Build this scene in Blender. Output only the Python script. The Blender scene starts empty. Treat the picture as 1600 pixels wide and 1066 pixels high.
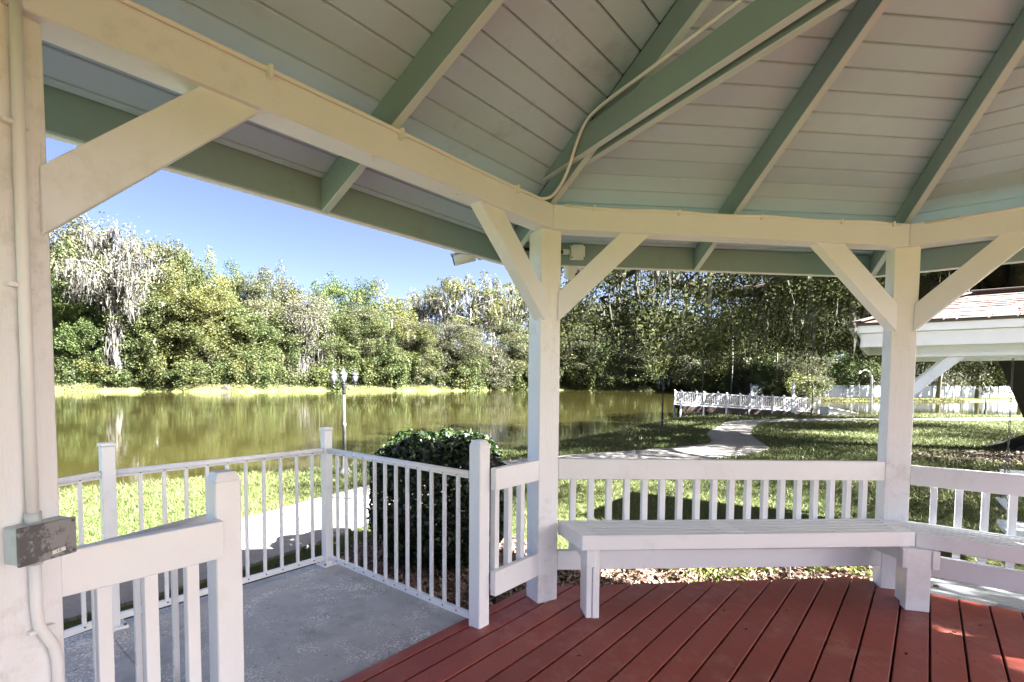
import bpy, bmesh, math, random
import numpy as np
from mathutils import Vector, Matrix

R = math.radians
rnd = random.Random(7)
rng = np.random.default_rng(11)
scn = bpy.context.scene
COL = scn.collection

# ------------------------------------------------------------------ camera
YAW, PITCH, ROLL = R(5.617), R(-2.83), R(0.444)
FPX, PY = 794.96, 636.26
CAM = Vector((-1.746, -0.260, 1.400))
f0 = Vector((math.sin(YAW), math.cos(YAW), 0)); r0 = Vector((math.cos(YAW), -math.sin(YAW), 0)); u0 = Vector((0, 0, 1))
fw = math.cos(PITCH)*f0 + math.sin(PITCH)*u0
u1 = -math.sin(PITCH)*f0 + math.cos(PITCH)*u0
rt = math.cos(ROLL)*r0 + math.sin(ROLL)*u1
up = -math.sin(ROLL)*r0 + math.cos(ROLL)*u1
cd = bpy.data.cameras.new('camera')
cam = bpy.data.objects.new('camera', cd); COL.objects.link(cam)
m = Matrix.Identity(4)
for i in range(3):
    m[i][0] = rt[i]; m[i][1] = up[i]; m[i][2] = -fw[i]; m[i][3] = CAM[i]
cam.matrix_world = m
cd.sensor_width = 36; cd.lens = FPX/1600*36
cd.shift_y = (PY-533)/1600
cd.clip_start = 0.02; cd.clip_end = 4000
scn.camera = cam

# ------------------------------------------------------------------ light
SUN_AZ, SUN_EL = R(116), R(38.5)          # azimuth clockwise from +Y
SUN_STRENGTH, SKY_STRENGTH, EXPOSURE = 5.0, 0.050, 4.45
w = bpy.data.worlds.new('World'); scn.world = w; w.use_nodes = True
nt = w.node_tree; nt.nodes.clear()
sky = nt.nodes.new('ShaderNodeTexSky'); sky.sky_type = 'NISHITA'; sky.sun_disc = False
sky.sun_elevation = SUN_EL; sky.sun_rotation = SUN_AZ; sky.air_density = 0.13; sky.dust_density = 2.1; sky.ozone_density = 0.1; sky.altitude = 500
bg = nt.nodes.new('ShaderNodeBackground'); bg.inputs['Strength'].default_value = SKY_STRENGTH
wo = nt.nodes.new('ShaderNodeOutputWorld')
nt.links.new(sky.outputs[0], bg.inputs[0]); nt.links.new(bg.outputs[0], wo.inputs[0])
sd = bpy.data.lights.new('sun', 'SUN'); sd.energy = SUN_STRENGTH; sd.angle = R(0.5); sd.color = (1.0, 0.975, 0.94)
sun = bpy.data.objects.new('sun', sd); COL.objects.link(sun)
sdir = Vector((math.sin(SUN_AZ)*math.cos(SUN_EL), math.cos(SUN_AZ)*math.cos(SUN_EL), math.sin(SUN_EL)))
sun.rotation_euler = sdir.to_track_quat('Z', 'Y').to_euler()
sun.location = sdir*60
vs = scn.view_settings
vs.view_transform = 'Standard'; vs.look = 'None'; vs.gamma = 1; vs.use_curve_mapping = False; vs.exposure = EXPOSURE
scn.cycles.max_bounces = 8; scn.cycles.diffuse_bounces = 5; scn.cycles.glossy_bounces = 3
scn.cycles.transmission_bounces = 4; scn.cycles.transparent_max_bounces = 8
scn.cycles.use_denoising = True
scn.cycles.caustics_reflective = False; scn.cycles.caustics_refractive = False

# ------------------------------------------------------------------ materials
def newmat(name):
    mt = bpy.data.materials.new(name); mt.use_nodes = True
    n = mt.node_tree; n.nodes.clear()
    out = n.nodes.new('ShaderNodeOutputMaterial')
    b = n.nodes.new('ShaderNodeBsdfPrincipled')
    n.links.new(b.outputs[0], out.inputs[0])
    return mt, n, b, out
def N(n, t, **kw):
    x = n.nodes.new(t)
    for k, v in kw.items(): setattr(x, k, v)
    return x
def noise(n, vec, scale, detail=4, rough=0.6):
    x = N(n, 'ShaderNodeTexNoise'); x.inputs['Scale'].default_value = scale; x.inputs['Detail'].default_value = detail
    x.inputs['Roughness'].default_value = rough
    if vec is not None: n.links.new(vec, x.inputs['Vector'])
    return x.outputs['Fac']
def ramp(n, fac, stops):
    x = N(n, 'ShaderNodeValToRGB'); cr = x.color_ramp
    while len(cr.elements) < len(stops): cr.elements.new(0.5)
    for e, (p, c) in zip(cr.elements, stops):
        e.position = p; e.color = (c[0], c[1], c[2], 1) if not isinstance(c, (int, float)) else (c, c, c, 1)
    n.links.new(fac, x.inputs[0]); return x.outputs[0]
def mixc(n, fac, a, b, mode='MIX'):
    x = N(n, 'ShaderNodeMix'); x.data_type = 'RGBA'; x.blend_type = mode
    for s, v in ((0, fac), (6, a), (7, b)):
        if isinstance(v, (int, float)): x.inputs[s].default_value = v
        elif isinstance(v, tuple): x.inputs[s].default_value = (*v, 1)
        else: n.links.new(v, x.inputs[s])
    return x.outputs[2]
def coords(n, kind='Object', scale=(1, 1, 1), rot=(0, 0, 0)):
    tc = N(n, 'ShaderNodeTexCoord'); mp = N(n, 'ShaderNodeMapping')
    mp.inputs['Scale'].default_value = scale; mp.inputs['Rotation'].default_value = rot
    n.links.new(tc.outputs[kind], mp.inputs['Vector']); return mp.outputs[0]
def bump(n, b, h, strength, dist):
    x = N(n, 'ShaderNodeBump'); x.inputs['Strength'].default_value = strength; x.inputs['Distance'].default_value = dist
    n.links.new(h, x.inputs['Height']); n.links.new(x.outputs[0], b.inputs['Normal'])

def paint(name, col, rough=0.45, grain=(30, 30, 4), stain=None, stain_amt=0.5, bumpd=0.0012, var=0.06, rot=(0, 0, 0), spec=0.4, stain_scale=6.0, st=(.30, .43)):
    mt, n, b, o = newmat(name)
    v = coords(n, 'Object', grain, rot); v2 = coords(n, 'Object')
    g = noise(n, v, 1.0, 6, 0.65)
    g2 = noise(n, v2, 3.0, 3)
    oi = N(n, 'ShaderNodeObjectInfo')
    c = mixc(n, g2, tuple(x*(1-var) for x in col), tuple(min(1, x*(1+var*0.6)) for x in col))
    rv = N(n, 'ShaderNodeMapRange'); rv.inputs[3].default_value = 1-var; rv.inputs[4].default_value = 1.0
    n.links.new(oi.outputs['Random'], rv.inputs[0])
    cc = N(n, 'ShaderNodeCombineColor')
    for i in range(3): n.links.new(rv.outputs[0], cc.inputs[i])
    c = mixc(n, 1.0, c, cc.outputs[0], 'MULTIPLY')
    if stain:
        s1 = noise(n, v2, stain_scale, 7, 0.72)
        s2 = noise(n, v2, 1.3, 3)
        mm = N(n, 'ShaderNodeMath', operation='MULTIPLY'); n.links.new(s1, mm.inputs[0]); n.links.new(s2, mm.inputs[1])
        sm = ramp(n, mm.outputs[0], [(st[0], 0.0), (st[1], 1.0)])
        ms = N(n, 'ShaderNodeMath', operation='MULTIPLY'); ms.inputs[1].default_value = stain_amt; n.links.new(sm, ms.inputs[0])
        c = mixc(n, ms.outputs[0], c, stain)
    n.links.new(c, b.inputs['Base Color'])
    rr = ramp(n, g, [(0.3, rough*0.85), (0.75, min(1, rough*1.25))]); n.links.new(rr, b.inputs['Roughness'])
    b.inputs['Specular IOR Level'].default_value = spec
    bump(n, b, g, 0.7, bumpd)
    return mt

M = {}
M['white'] = paint('white_paint', (.80, .835, .93), .45, (38, 38, 38), (.50, .46, .40), .30, .0018, stain_scale=13)
M['post'] = paint('white_post_paint', (.835, .855, .885), .45, (50, 50, 6), (.50, .46, .41), .45, .005, stain_scale=16)
M['white2'] = paint('white_rail_paint', (.84, .86, .88), .40, (38, 38, 38), (.52, .48, .42), .28, .0015)
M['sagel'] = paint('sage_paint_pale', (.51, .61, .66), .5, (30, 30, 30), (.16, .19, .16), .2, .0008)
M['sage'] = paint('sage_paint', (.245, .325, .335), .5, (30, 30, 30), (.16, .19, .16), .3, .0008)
M['ceil'] = paint('ceiling_paint', (.475, .63, .79), .55, (24, 24, 24), (.17, .18, .18), .32, .0010, .10)
M['deck'] = paint('red_deck_paint', (.345, .078, .056), .36, (60, 3.0, 60), (.44, .22, .18), .5, .003, .24, (0, 0, R(45)), .25, 9, (.26, .42))
M['metalw'] = paint('white_metal', (.80, .80, .80), .28, (8, 8, 8), None, 0, .0002, .02, spec=.5)
M['vinyl'] = paint('white_vinyl', (.52, .52, .54), .35, (3, 3, 3), (.5, .5, .42), .12, .0004, .03)
M['shade_dark'] = paint('dark_void', (.03, .03, .028), .9)
M['sheath'] = paint('roof_sheathing', (.10, .085, .07), .9)
M['conduit'] = paint('painted_conduit', (.80, .81, .83), .4, (40, 40, 10), (.50, .47, .42), .25, .0006)
M['galv'] = paint('weathered_box', (.36, .365, .375), .5, (55, 55, 55), (.085, .085, .09), .9, .004, .25, spec=.4, stain_scale=34, st=(.235, .285))
M['galv2'] = paint('box_side', (.52, .56, .57), .4, (30, 30, 30), (.3, .3, .3), .5, .001, .1, stain_scale=20)
M['label'] = paint('label_tape', (.78, .78, .76), .4)
M['ink'] = paint('black_ink', (.02, .02, .02), .5)
M['screw'] = paint('screw_dark', (.10, .10, .10), .4)
M['black'] = paint('black_enamel', (.025, .026, .028), .35, (20, 20, 20), None, 0, .0004)
M['camw'] = paint('camera_plastic', (.72, .73, .73), .35)
M['brownwood'] = paint('dock_underside', (.05, .036, .028), .8)
M['bark'] = paint('bark', (.105, .09, .075), .9, (9, 9, 2.2), (.20, .19, .17), .5, .05, .2, spec=.1)
M['mossbark'] = paint('mossy_bark', (.085, .080, .072), .9, (6, 6, 1.5), (.14, .135, .12), .5, .05, .2, spec=.1)
M['barkdark'] = paint('oak_bark', (.055, .045, .038), .95, (7, 7, 2.0), (.13, .12, .10), .5, .05, .2, spec=.1)
M['barkpale'] = paint('pale_bark', (.16, .15, .135), .9, (6, 6, 1.5), (.16, .15, .13), .6, .05, .2, spec=.1)
M['shingle'] = paint('red_shingle', (.118, .092, .086), .9, (60, 60, 60), (.08, .055, .05), .4, .003, .30, spec=.1, stain_scale=9)
M['housewall'] = paint('house_wall', (.46, .44, .40), .8)
M['houseroof'] = paint('house_roof', (.20, .19, .185), .9)
M['chain'] = paint('chain_steel', (.10, .095, .09), .4, (30, 30, 30), None, 0, .0003)

def concrete(name, base, speck, scale, amt, rough=.8, big=.2):
    mt, n, b, o = newmat(name)
    v = coords(n)
    g = noise(n, v, 1.1, 5); g2 = noise(n, v, 9, 6)
    c = mixc(n, g, tuple(x*(1-big) for x in base), tuple(x*(1+big) for x in base))
    c = mixc(n, ramp(n, g2, [(.35, .0), (.75, .45)]), c, tuple(x*.62 for x in base))
    vo = N(n, 'ShaderNodeTexVoronoi'); vo.inputs['Scale'].default_value = scale; n.links.new(v, vo.inputs['Vector'])
    g3 = noise(n, v, 3.2, 4)
    g3 = ramp(n, g3, [(.40, 0.), (.66, 1.)])
    thr = N(n, 'ShaderNodeMath', operation='MULTIPLY'); n.links.new(g3, thr.inputs[0]); thr.inputs[1].default_value = amt
    st_ = noise(n, v, 2.6, 7, .75); c = mixc(n, ramp(n, st_, [(.50, 0.), (.72, .6)]), c, tuple(x*.45 for x in base))
    sp_ = noise(n, v, 34, 3, .5); c = mixc(n, ramp(n, sp_, [(.66, 0.), (.72, .7)]), c, tuple(x*.3 for x in base))
    lt = N(n, 'ShaderNodeMath', operation='LESS_THAN'); n.links.new(vo.outputs['Distance'], lt.inputs[0]); n.links.new(thr.outputs[0], lt.inputs[1])
    sep = N(n, 'ShaderNodeSeparateColor'); n.links.new(vo.outputs['Color'], sep.inputs[0])
    gt = N(n, 'ShaderNodeMath', operation='GREATER_THAN'); n.links.new(sep.outputs[0], gt.inputs[0]); gt.inputs[1].default_value = .45
    mu = N(n, 'ShaderNodeMath', operation='MULTIPLY'); n.links.new(lt.outputs[0], mu.inputs[0]); n.links.new(gt.outputs[0], mu.inputs[1])
    c = mixc(n, mu.outputs[0], c, speck)
    n.links.new(c, b.inputs['Base Color']); b.inputs['Roughness'].default_value = rough; b.inputs['Specular IOR Level'].default_value = .35
    bump(n, b, noise(n, v, 90, 4), .6, .003)
    return mt
M['landing'] = concrete('exposed_concrete', (.50, .49, .47), (.78, .75, .72), 95, .66, .6, .3)
M['path'] = concrete('path_concrete', (.19, .181, .168), (.21, .20, .186), 60, .35, .85, .10)
M['apron'] = concrete('apron_concrete', (.19, .205, .21), (.27, .28, .28), 60, .4, .8)

def leafmat(name, a, b_, trans=.35, rough=.55, spec=.25):
    mt, n, b, o = newmat(name)
    at = N(n, 'ShaderNodeAttribute', attribute_name='tint')
    oi = N(n, 'ShaderNodeObjectInfo')
    c = mixc(n, at.outputs['Fac'], a, b_)
    rv = N(n, 'ShaderNodeMapRange'); rv.inputs[3].default_value = .78; rv.inputs[4].default_value = 1.15
    n.links.new(oi.outputs['Random'], rv.inputs[0])
    cc = N(n, 'ShaderNodeCombineColor')
    for i in range(3): n.links.new(rv.outputs[0], cc.inputs[i])
    c = mixc(n, 1.0, c, cc.outputs[0], 'MULTIPLY')
    n.links.new(c, b.inputs['Base Color']); b.inputs['Roughness'].default_value = rough
    b.inputs['Specular IOR Level'].default_value = spec
    if trans > 0:
        tr = N(n, 'ShaderNodeBsdfTranslucent'); n.links.new(c, tr.inputs[0])
        mx = N(n, 'ShaderNodeMixShader'); mx.inputs[0].default_value = trans
        n.links.new(b.outputs[0], mx.inputs[1]); n.links.new(tr.outputs[0], mx.inputs[2]); n.links.new(mx.outputs[0], o.inputs[0])
    return mt
M['leaf_green'] = leafmat('leaf_green', (.030, .046, .014), (.086, .098, .035))
M['leaf_yellow'] = leafmat('leaf_yellow_green', (.044, .057, .016), (.106, .106, .034))
M['leaf_olive'] = leafmat('leaf_olive', (.038, .046, .021), (.095, .096, .047))
M['leaf_dark'] = leafmat('leaf_dark', (.020, .036, .012), (.070, .095, .025))
M['leaf_grey'] = leafmat('leaf_grey_green', (.052, .058, .034), (.115, .110, .073))
M['moss'] = leafmat('hanging_moss', (.052, .051, .047), (.140, .136, .126), .3, .9, .05)
M['mossdark'] = leafmat('oak_moss', (.075, .075, .064), (.165, .165, .135), .3, .9, .05)
M['oak'] = leafmat('oak_leaf', (.030, .039, .016), (.082, .088, .037), .42, .6, .06)
M['bushleaf'] = leafmat('bush_leaf', (.009, .020, .007), (.055, .080, .022), .15, .35, .5)
M['grassblade'] = leafmat('grass_blade', (.036, .068, .016), (.112, .110, .050), .35, .55, .2)
M['bankgrass'] = leafmat('bank_grass', (.060, .062, .027), (.105, .097, .052), .35, .7, .1)
M['mulchchip'] = leafmat('mulch_chip', (.085, .055, .042), (.36, .26, .20), 0, .9, .1)
M['deadleaf'] = leafmat('dead_leaf', (.07, .025, .015), (.16, .06, .03), 0, .8, .1)
M['litter'] = leafmat('leaf_litter', (.035, .028, .022), (.13, .10, .078), 0, .9, .1)
M['plantleaf'] = leafmat('plant_leaf', (.08, .13, .025), (.22, .26, .06))

def groundmat():
    mt, n, b, o = newmat('lawn_ground')
    v = coords(n)
    g = noise(n, v, 2.2, 6, .7); g2 = noise(n, v, .25, 4); g3 = noise(n, v, 26, 5, .8)
    c = mixc(n, ramp(n, g, [(.3, 0.), (.7, 1.)]), (.036, .060, .015), (.084, .088, .036))
    c = mixc(n, ramp(n, g2, [(.4, 0.), (.7, .5)]), c, (.15, .175, .055))
    c = mixc(n, ramp(n, g3, [(.38, .6), (.55, 0.)]), c, (.055, .070, .016))
    n.links.new(c, b.inputs['Base Color']); b.inputs['Roughness'].default_value = .9; b.inputs['Specular IOR Level'].default_value = .1
    bump(n, b, g3, 1.0, .05)
    return mt
M['ground'] = groundmat()
def watermat():
    mt, n, b, o = newmat('pond_water')
    v = coords(n)
    g = noise(n, v, .06, 4)
    c = mixc(n, ramp(n, g, [(.35, 0.), (.65, 1.)]), (.019, .0175, .0052), (.025, .0228, .0068))
    n.links.new(c, b.inputs['Base Color']); b.inputs['Roughness'].default_value = .045; b.inputs['IOR'].default_value = 1.33
    v2 = coords(n, 'Object', (.5, 1.7, 1)); h1 = noise(n, v2, 1.0, 4, .55)
    v3 = coords(n, 'Object', (.05, .12, 1)); msk = ramp(n, noise(n, v3, 1.0, 3), [(.42, .12), (.66, 1.)])
    mu = N(n, 'ShaderNodeMath', operation='MULTIPLY'); n.links.new(h1, mu.inputs[0]); n.links.new(msk, mu.inputs[1])
    bump(n, b, mu.outputs[0], .14, .07)
    return mt
M['water'] = watermat()
def glassmat():
    mt, n, b, o = newmat('lantern_glass')
    b.inputs['Base Color'].default_value = (.25, .27, .28, 1); b.inputs['Roughness'].default_value = .25
    b.inputs['Transmission Weight'].default_value = .55
    return mt
M['glass'] = glassmat()

# ------------------------------------------------------------------ mesh helpers
def tag(o, label=None, cat=None, group=None, kind=None):
    if label: o['label'] = label
    if cat: o['category'] = cat
    if group: o['group'] = group
    if kind: o['kind'] = kind
    return o
def thing(name, label, cat, loc=(0, 0, 0), group=None):
    o = bpy.data.objects.new(name, None); COL.objects.link(o); o.location = loc
    o.empty_display_size = .1
    return tag(o, label, cat, group)
def empty_part(name, parent, loc=(0, 0, 0)):
    o = bpy.data.objects.new(name, None); COL.objects.link(o); o.parent = parent; o.location = loc; return o
def link(name, me, parent=None, loc=None):
    o = bpy.data.objects.new(name, me); COL.objects.link(o)
    if parent is not None: o.parent = parent
    if loc is not None: o.location = loc
    return o
def copy_tree(o, parent=None):
    c = o.copy(); COL.objects.link(c)
    if parent is not None: c.parent = parent
    for ch in list(o.children): copy_tree(ch, c)
    return c

FQ = [(0, 1, 2, 3), (7, 6, 5, 4), (0, 4, 5, 1), (1, 5, 6, 2), (2, 6, 7, 3), (3, 7, 4, 0)]
class MB:
    """collects solids in a bmesh"""
    def __init__(s): s.bm = bmesh.new(); s.smooth = False
    def hexa(s, p, bev=0.003):
        b = bmesh.new(); vs = [b.verts.new(q) for q in p]
        for f in FQ: b.faces.new([vs[i] for i in f])
        bmesh.ops.recalc_face_normals(b, faces=b.faces)
        if bev: bmesh.ops.bevel(b, geom=list(b.edges), offset=bev, segments=1, profile=.5, affect='EDGES', clamp_overlap=True)
        s._merge(b); return s
    def _merge(s, b):
        me = bpy.data.meshes.new('t'); b.to_mesh(me); b.free(); s.bm.from_mesh(me); bpy.data.meshes.remove(me)
    def box(s, c, h, ax=(1, 0, 0), ay=(0, 1, 0), az=(0, 0, 1), bev=0.003):
        c = Vector(c); X, Y, Z = Vector(ax)*h[0], Vector(ay)*h[1], Vector(az)*h[2]
        p = [c-X-Y-Z, c+X-Y-Z, c+X+Y-Z, c-X+Y-Z, c-X-Y+Z, c+X-Y+Z, c+X+Y+Z, c-X+Y+Z]
        return s.hexa(p, bev)
    def bar(s, a, b, wd, ht, side, bev=0.002):
        """bar from a to b, wd along 'side', ht along the third axis"""
        a, b = Vector(a), Vector(b); d = (b-a); L = d.length; d.normalize()
        sd_ = Vector(side); sd_ = (sd_-d*sd_.dot(d)).normalized(); t = d.cross(sd_)
        return s.box((a+b)/2, (L/2, wd/2, ht/2), d, sd_, t, bev)
    def prism(s, poly, d, bev=0.002):
        b = bmesh.new(); d = Vector(d)
        lo = [b.verts.new(q) for q in poly]; hi = [b.verts.new(Vector(q)+d) for q in poly]
        b.faces.new(lo); b.faces.new(hi[::-1]); k = len(poly)
        for i in range(k): b.faces.new([lo[i], lo[(i+1) % k], hi[(i+1) % k], hi[i]])
        bmesh.ops.recalc_face_normals(b, faces=b.faces)
        if bev: bmesh.ops.bevel(b, geom=list(b.edges), offset=bev, segments=1, profile=.5, affect='EDGES', clamp_overlap=True)
        s._merge(b); return s
    def tube(s, pts, rad, n=8, caps=True, smooth=True):
        pts = [Vector(p) for p in pts]; k = len(pts)
        if isinstance(rad, (int, float)): rad = [rad]*k
        rings = []; prev = None
        for i, p in enumerate(pts):
            d = (pts[min(i+1, k-1)]-pts[max(i-1, 0)]).normalized()
            ref = prev if prev is not None else (Vector((1, 0, 0)) if abs(d.x) < .9 else Vector((0, 1, 0)))
            x = (ref-d*ref.dot(d)).normalized(); prev = x; y = d.cross(x)
            rings.append([s.bm.verts.new(p+rad[i]*(math.cos(2*math.pi*j/n)*x+math.sin(2*math.pi*j/n)*y)) for j in range(n)])
        for i in range(k-1):
            for j in range(n):
                f = s.bm.faces.new([rings[i][j], rings[i][(j+1) % n], rings[i+1][(j+1) % n], rings[i+1][j]]); f.smooth = smooth
        if caps:
            s.bm.faces.new(rings[0][::-1]); s.bm.faces.new(rings[-1])
        return s
    def lathe(s, c, prof, n=12, axis=(0, 0, 1)):
        c = Vector(c); a = Vector(axis)
        return s.tube([c+a*z for r_, z in prof], [max(r_, 1e-4) for r_, z in prof], n)
    def mesh(s, name, mat, origin=(0, 0, 0)):
        me = bpy.data.meshes.new(name)
        o = Vector(origin)
        if o.length > 0: bmesh.ops.translate(s.bm, verts=s.bm.verts, vec=-o)
        s.bm.to_mesh(me); s.bm.free(); me.materials.append(mat); return me
    def build(s, name, mat, parent=None, origin=None):
        """vertices are in world space; origin = world location of the parent empty"""
        if origin is None: origin = tuple(world_loc(parent)) if parent is not None else (0, 0, 0)
        return link(name, s.mesh(name, mat, origin), parent)
def world_loc(o):
    v = Vector((0, 0, 0))
    while o is not None: v = v+o.location; o = o.parent
    return v

def quads_mesh(name, V, mat, tint=None, nv=4):
    """V: (n,nv,3) array of polygons"""
    n = len(V); me = bpy.data.meshes.new(name)
    me.vertices.add(n*nv); me.vertices.foreach_set('co', V.reshape(-1).astype(np.float32))
    me.loops.add(n*nv); me.loops.foreach_set('vertex_index', np.arange(n*nv, dtype=np.int32))
    me.polygons.add(n); me.polygons.foreach_set('loop_start', np.arange(0, n*nv, nv, dtype=np.int32))
    try: me.polygons.foreach_set('loop_total', np.full(n, nv, dtype=np.int32))
    except Exception: pass
    if tint is not None:
        a = me.attributes.new('tint', 'FLOAT', 'FACE'); a.data.foreach_set('value', tint.astype(np.float32))
    me.update(calc_edges=True); me.materials.append(mat); return me
def unit(v): return v/np.maximum(np.linalg.norm(v, axis=-1, keepdims=True), 1e-9)
def leaves(P, size, aspect=.55, out=None, g=rng, bias=.6):
    """rhombic leaves at P (n,3)"""
    n = len(P)
    nr = g.normal(size=(n, 3))
    if out is not None: nr = unit(nr)*(1-bias)+out*bias
    nr = unit(nr); t = unit(np.cross(nr, g.normal(size=(n, 3)))); b = np.cross(nr, t)
    s = (size if np.ndim(size) else np.full(n, size))*g.uniform(.6, 1.35, n)
    s = s[:, None]
    fold = nr*s*.12
    return np.stack([P-t*s*.5, P-b*s*aspect*.5+fold, P+t*s*.5, P+b*s*aspect*.5+fold], 1)
def strands(P, L, wd, g=rng, rag=.25):
    """hanging tapered strips from points P: two quads each"""
    n = len(P); a = g.uniform(0, np.pi, n)
    t = np.stack([np.cos(a), np.sin(a), np.zeros(n)], 1)*(wd if np.ndim(wd) else np.full(n, wd))[:, None]
    L = L[:, None]*np.array([[0, 0, 1.]])
    mid = P-L*.5+g.normal(size=(n, 3))*rag*np.array([1, 1, .2])*.3
    end = P-L+g.normal(size=(n, 3))*rag*np.array([1, 1, .2])*.5
    q1 = np.stack([P-t*.35, P+t*.35, mid+t*.5, mid-t*.5], 1)
    q2 = np.stack([mid-t*.5, mid+t*.5, end+t*.08, end-t*.08], 1)
    return np.concatenate([q1, q2])

# ------------------------------------------------------------------ terrain
S2 = 2**-.5
def ss(a, b, v): t = np.clip((v-a)/(b-a), 0, 1); return t*t*(3-2*t)
SHORE = np.array([(-60, -30), (-22, -8), (-13, 4.5), (-8.68, 9.2), (-7.95, 9.59), (-6.7, 10.28), (-5.99, 10.67), (-5.3, 10.8), (-4.84, 11.26), (-3.65, 12.3), (-0.68, 14.3),
    (0.27, 15.1), (1.48, 16.3), (4.3, 19.5), (6.6, 23.1), (9.0, 26.3), (11.2, 29.1), (14, 30.4), (21.4, 31.6), (23.6, 31.8), (29, 32.2), (37, 32.6), (62, 33), (105, 40),
    (110, 62), (88, 63.5), (79, 62), (69, 63), (61, 61.5), (53, 63), (47, 62), (44.5, 66), (46.5, 75), (53, 100), (60, 128), (58, 140), (50, 134), (40, 138), (31, 143), (12.8, 141), (0, 126), (-13.8, 119),
    (-26, 116), (-35.8, 111), (-42, 101), (-49, 96), (-60, 98), (-70, 94), (-110, 92), (-140, 40)])
def pond_sd(x, y):
    """signed distance to the shoreline, negative in the pond"""
    P = np.stack([x, y], -1); A = SHORE; B = np.roll(SHORE, -1, 0)
    d = np.full(x.shape, 1e9); inside = np.zeros(x.shape, bool)
    for a, b in zip(A, B):
        e = b-a; t = np.clip(((P-a)@e)/(e@e), 0, 1); q = P-a-t[..., None]*e
        d = np.minimum(d, np.hypot(q[..., 0], q[..., 1]))
        c = ((a[1] > y) != (b[1] > y)); xx = (b[0]-a[0])*(y-a[1])/(b[1]-a[1]+1e-12)+a[0]
        inside ^= c & (x < xx)
    return np.where(inside, -d, d)
WATER_Z = -.85
def land(x, y):
    r = np.hypot(x, y)
    near = -.33-.17*ss(5, 14, r)-.08*ss(14, 40, r)
    phi = np.degrees(np.arctan2(x+1.75, y+.26))
    far = .35-1.05*ss(22, 36, phi)
    return near+(far-near)*ss(45, 62, r)
def terrain(x, y):
    x = np.asarray(x, float); y = np.asarray(y, float)
    d = pond_sd(x, y); r = np.hypot(x, y)
    wdt = np.clip(.02*r, .35, 6.)
    l = land(x, y)
    sh = ss(-.25, 1.0, d/wdt)
    z = (-1.6)+(l+1.6)*sh
    z = z+.05*np.sin(x*.35+1)*np.cos(y*.27)*ss(18, 40, r)*sh
    return z
def gz(x, y): return float(terrain(np.array([x]), np.array([y]))[0])

rad = [0.6]
while rad[-1] < 2500: rad.append(rad[-1]*(1.022 if rad[-1] < 220 else 1.09))
rad = np.array(rad)
ang = np.radians(np.concatenate([np.arange(-56, 68, .33), np.arange(68, 304, 4)]))
AA, RR_ = np.meshgrid(ang, rad)
gx = CAM.x+RR_*np.sin(AA); gy = CAM.y+RR_*np.cos(AA)
gzv = terrain(gx, gy)
nr_, na_ = gx.shape
V = np.stack([gx, gy, gzv], -1).reshape(-1, 3)
idx = np.arange(nr_*na_).reshape(nr_, na_); nx = np.roll(idx, -1, 1)
F = np.stack([idx[:-1], idx[1:], nx[1:], nx[:-1]], -1).reshape(-1, 4)
me = bpy.data.meshes.new('ground')
me.vertices.add(len(V)); me.vertices.foreach_set('co', V.reshape(-1).astype(np.float32))
me.loops.add(F.size); me.loops.foreach_set('vertex_index', F.reshape(-1).astype(np.int32))
me.polygons.add(len(F)); me.polygons.foreach_set('loop_start', np.arange(0, F.size, 4, dtype=np.int32))
me.update(calc_edges=True); me.validate(); me.materials.append(M['ground'])
me.polygons.foreach_set('use_smooth', np.ones(len(me.polygons), bool))
tag(link('ground', me), 'mown lawn round the gazebo sloping down to the pond', kind='structure')
wm = bpy.data.meshes.new('water')
wm.from_pydata([(-260, -60, WATER_Z), (180, -60, WATER_Z), (180, 170, WATER_Z), (-260, 170, WATER_Z)], [], [(0, 1, 2, 3)]); wm.materials.append(M['water'])
tag(link('water', wm), 'murky olive pond reflecting the trees', kind='structure')

# concrete path -------------------------------------------------------------
PATH_L = [(-7.6, 3.2), (-5.3, 5.0), (-4.46, 6.41), (-3.84, 7.62), (-3.2, 8.75), (-2.2, 10.2), (-.8, 11.5), (1.14, 12.6), (3.63, 13.7), (5.74, 14.81), (6.40, 15.65), (6.95, 16.9), (7.65, 18.42), (9.88, 21.68), (12.0, 24.7), (14.73, 25.9), (21.7, 26.8), (34, 28.2)]
PATH_R = [(-6.4, 2.0), (-4.4, 3.7), (-3.25, 5.25), (-2.94, 5.9), (-2.3, 7.1), (-1.2, 8.6), (.3, 9.9), (2.2, 10.9), (4.81, 11.9), (6.78, 13.3), (7.45, 14.3), (8.3, 16.2), (9.4, 18.4), (11.4, 21.4), (12.8, 23.2), (15.2, 24.2), (21.6, 25.1), (34, 26.5)]
def catmull(P, k=7):
    P = [np.array(p, float) for p in P]; out = []
    for i in range(len(P)-1):
        a, b, c, d = P[max(i-1, 0)], P[i], P[i+1], P[min(i+2, len(P)-1)]
        for j in range(k):
            t = j/k; out.append(.5*((2*b)+(-a+c)*t+(2*a-5*b+4*c-d)*t*t+(-a+3*b-3*c+d)*t**3))
    out.append(P[-1]); return np.array(out)
pl, pr_ = catmull(PATH_L), catmull(PATH_R)
vs_, fs_ = [], []
for a, b in zip(pl, pr_):
    for t in (0, .33, .67, 1):
        q = a+(b-a)*t; vs_.append((q[0], q[1], gz(q[0], q[1])+.03))
    vs_.append((a[0], a[1], gz(*a)-.1)); vs_.append((b[0], b[1], gz(*b)-.1))
for i in range(len(pl)-1):
    o, p = i*6, i*6+6
    for j in range(3): fs_.append((o+j, o+j+1, p+j+1, p+j))
    fs_.append((o+4, o, p, p+4)); fs_.append((o+3, o+5, p+5, p+3))
me = bpy.data.meshes.new('path'); me.from_pydata(vs_, [], fs_); me.materials.append(M['path'])
PATHO = tag(link('path', me), 'pale concrete footpath winding across the lawn towards the dock', kind='structure')
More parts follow.
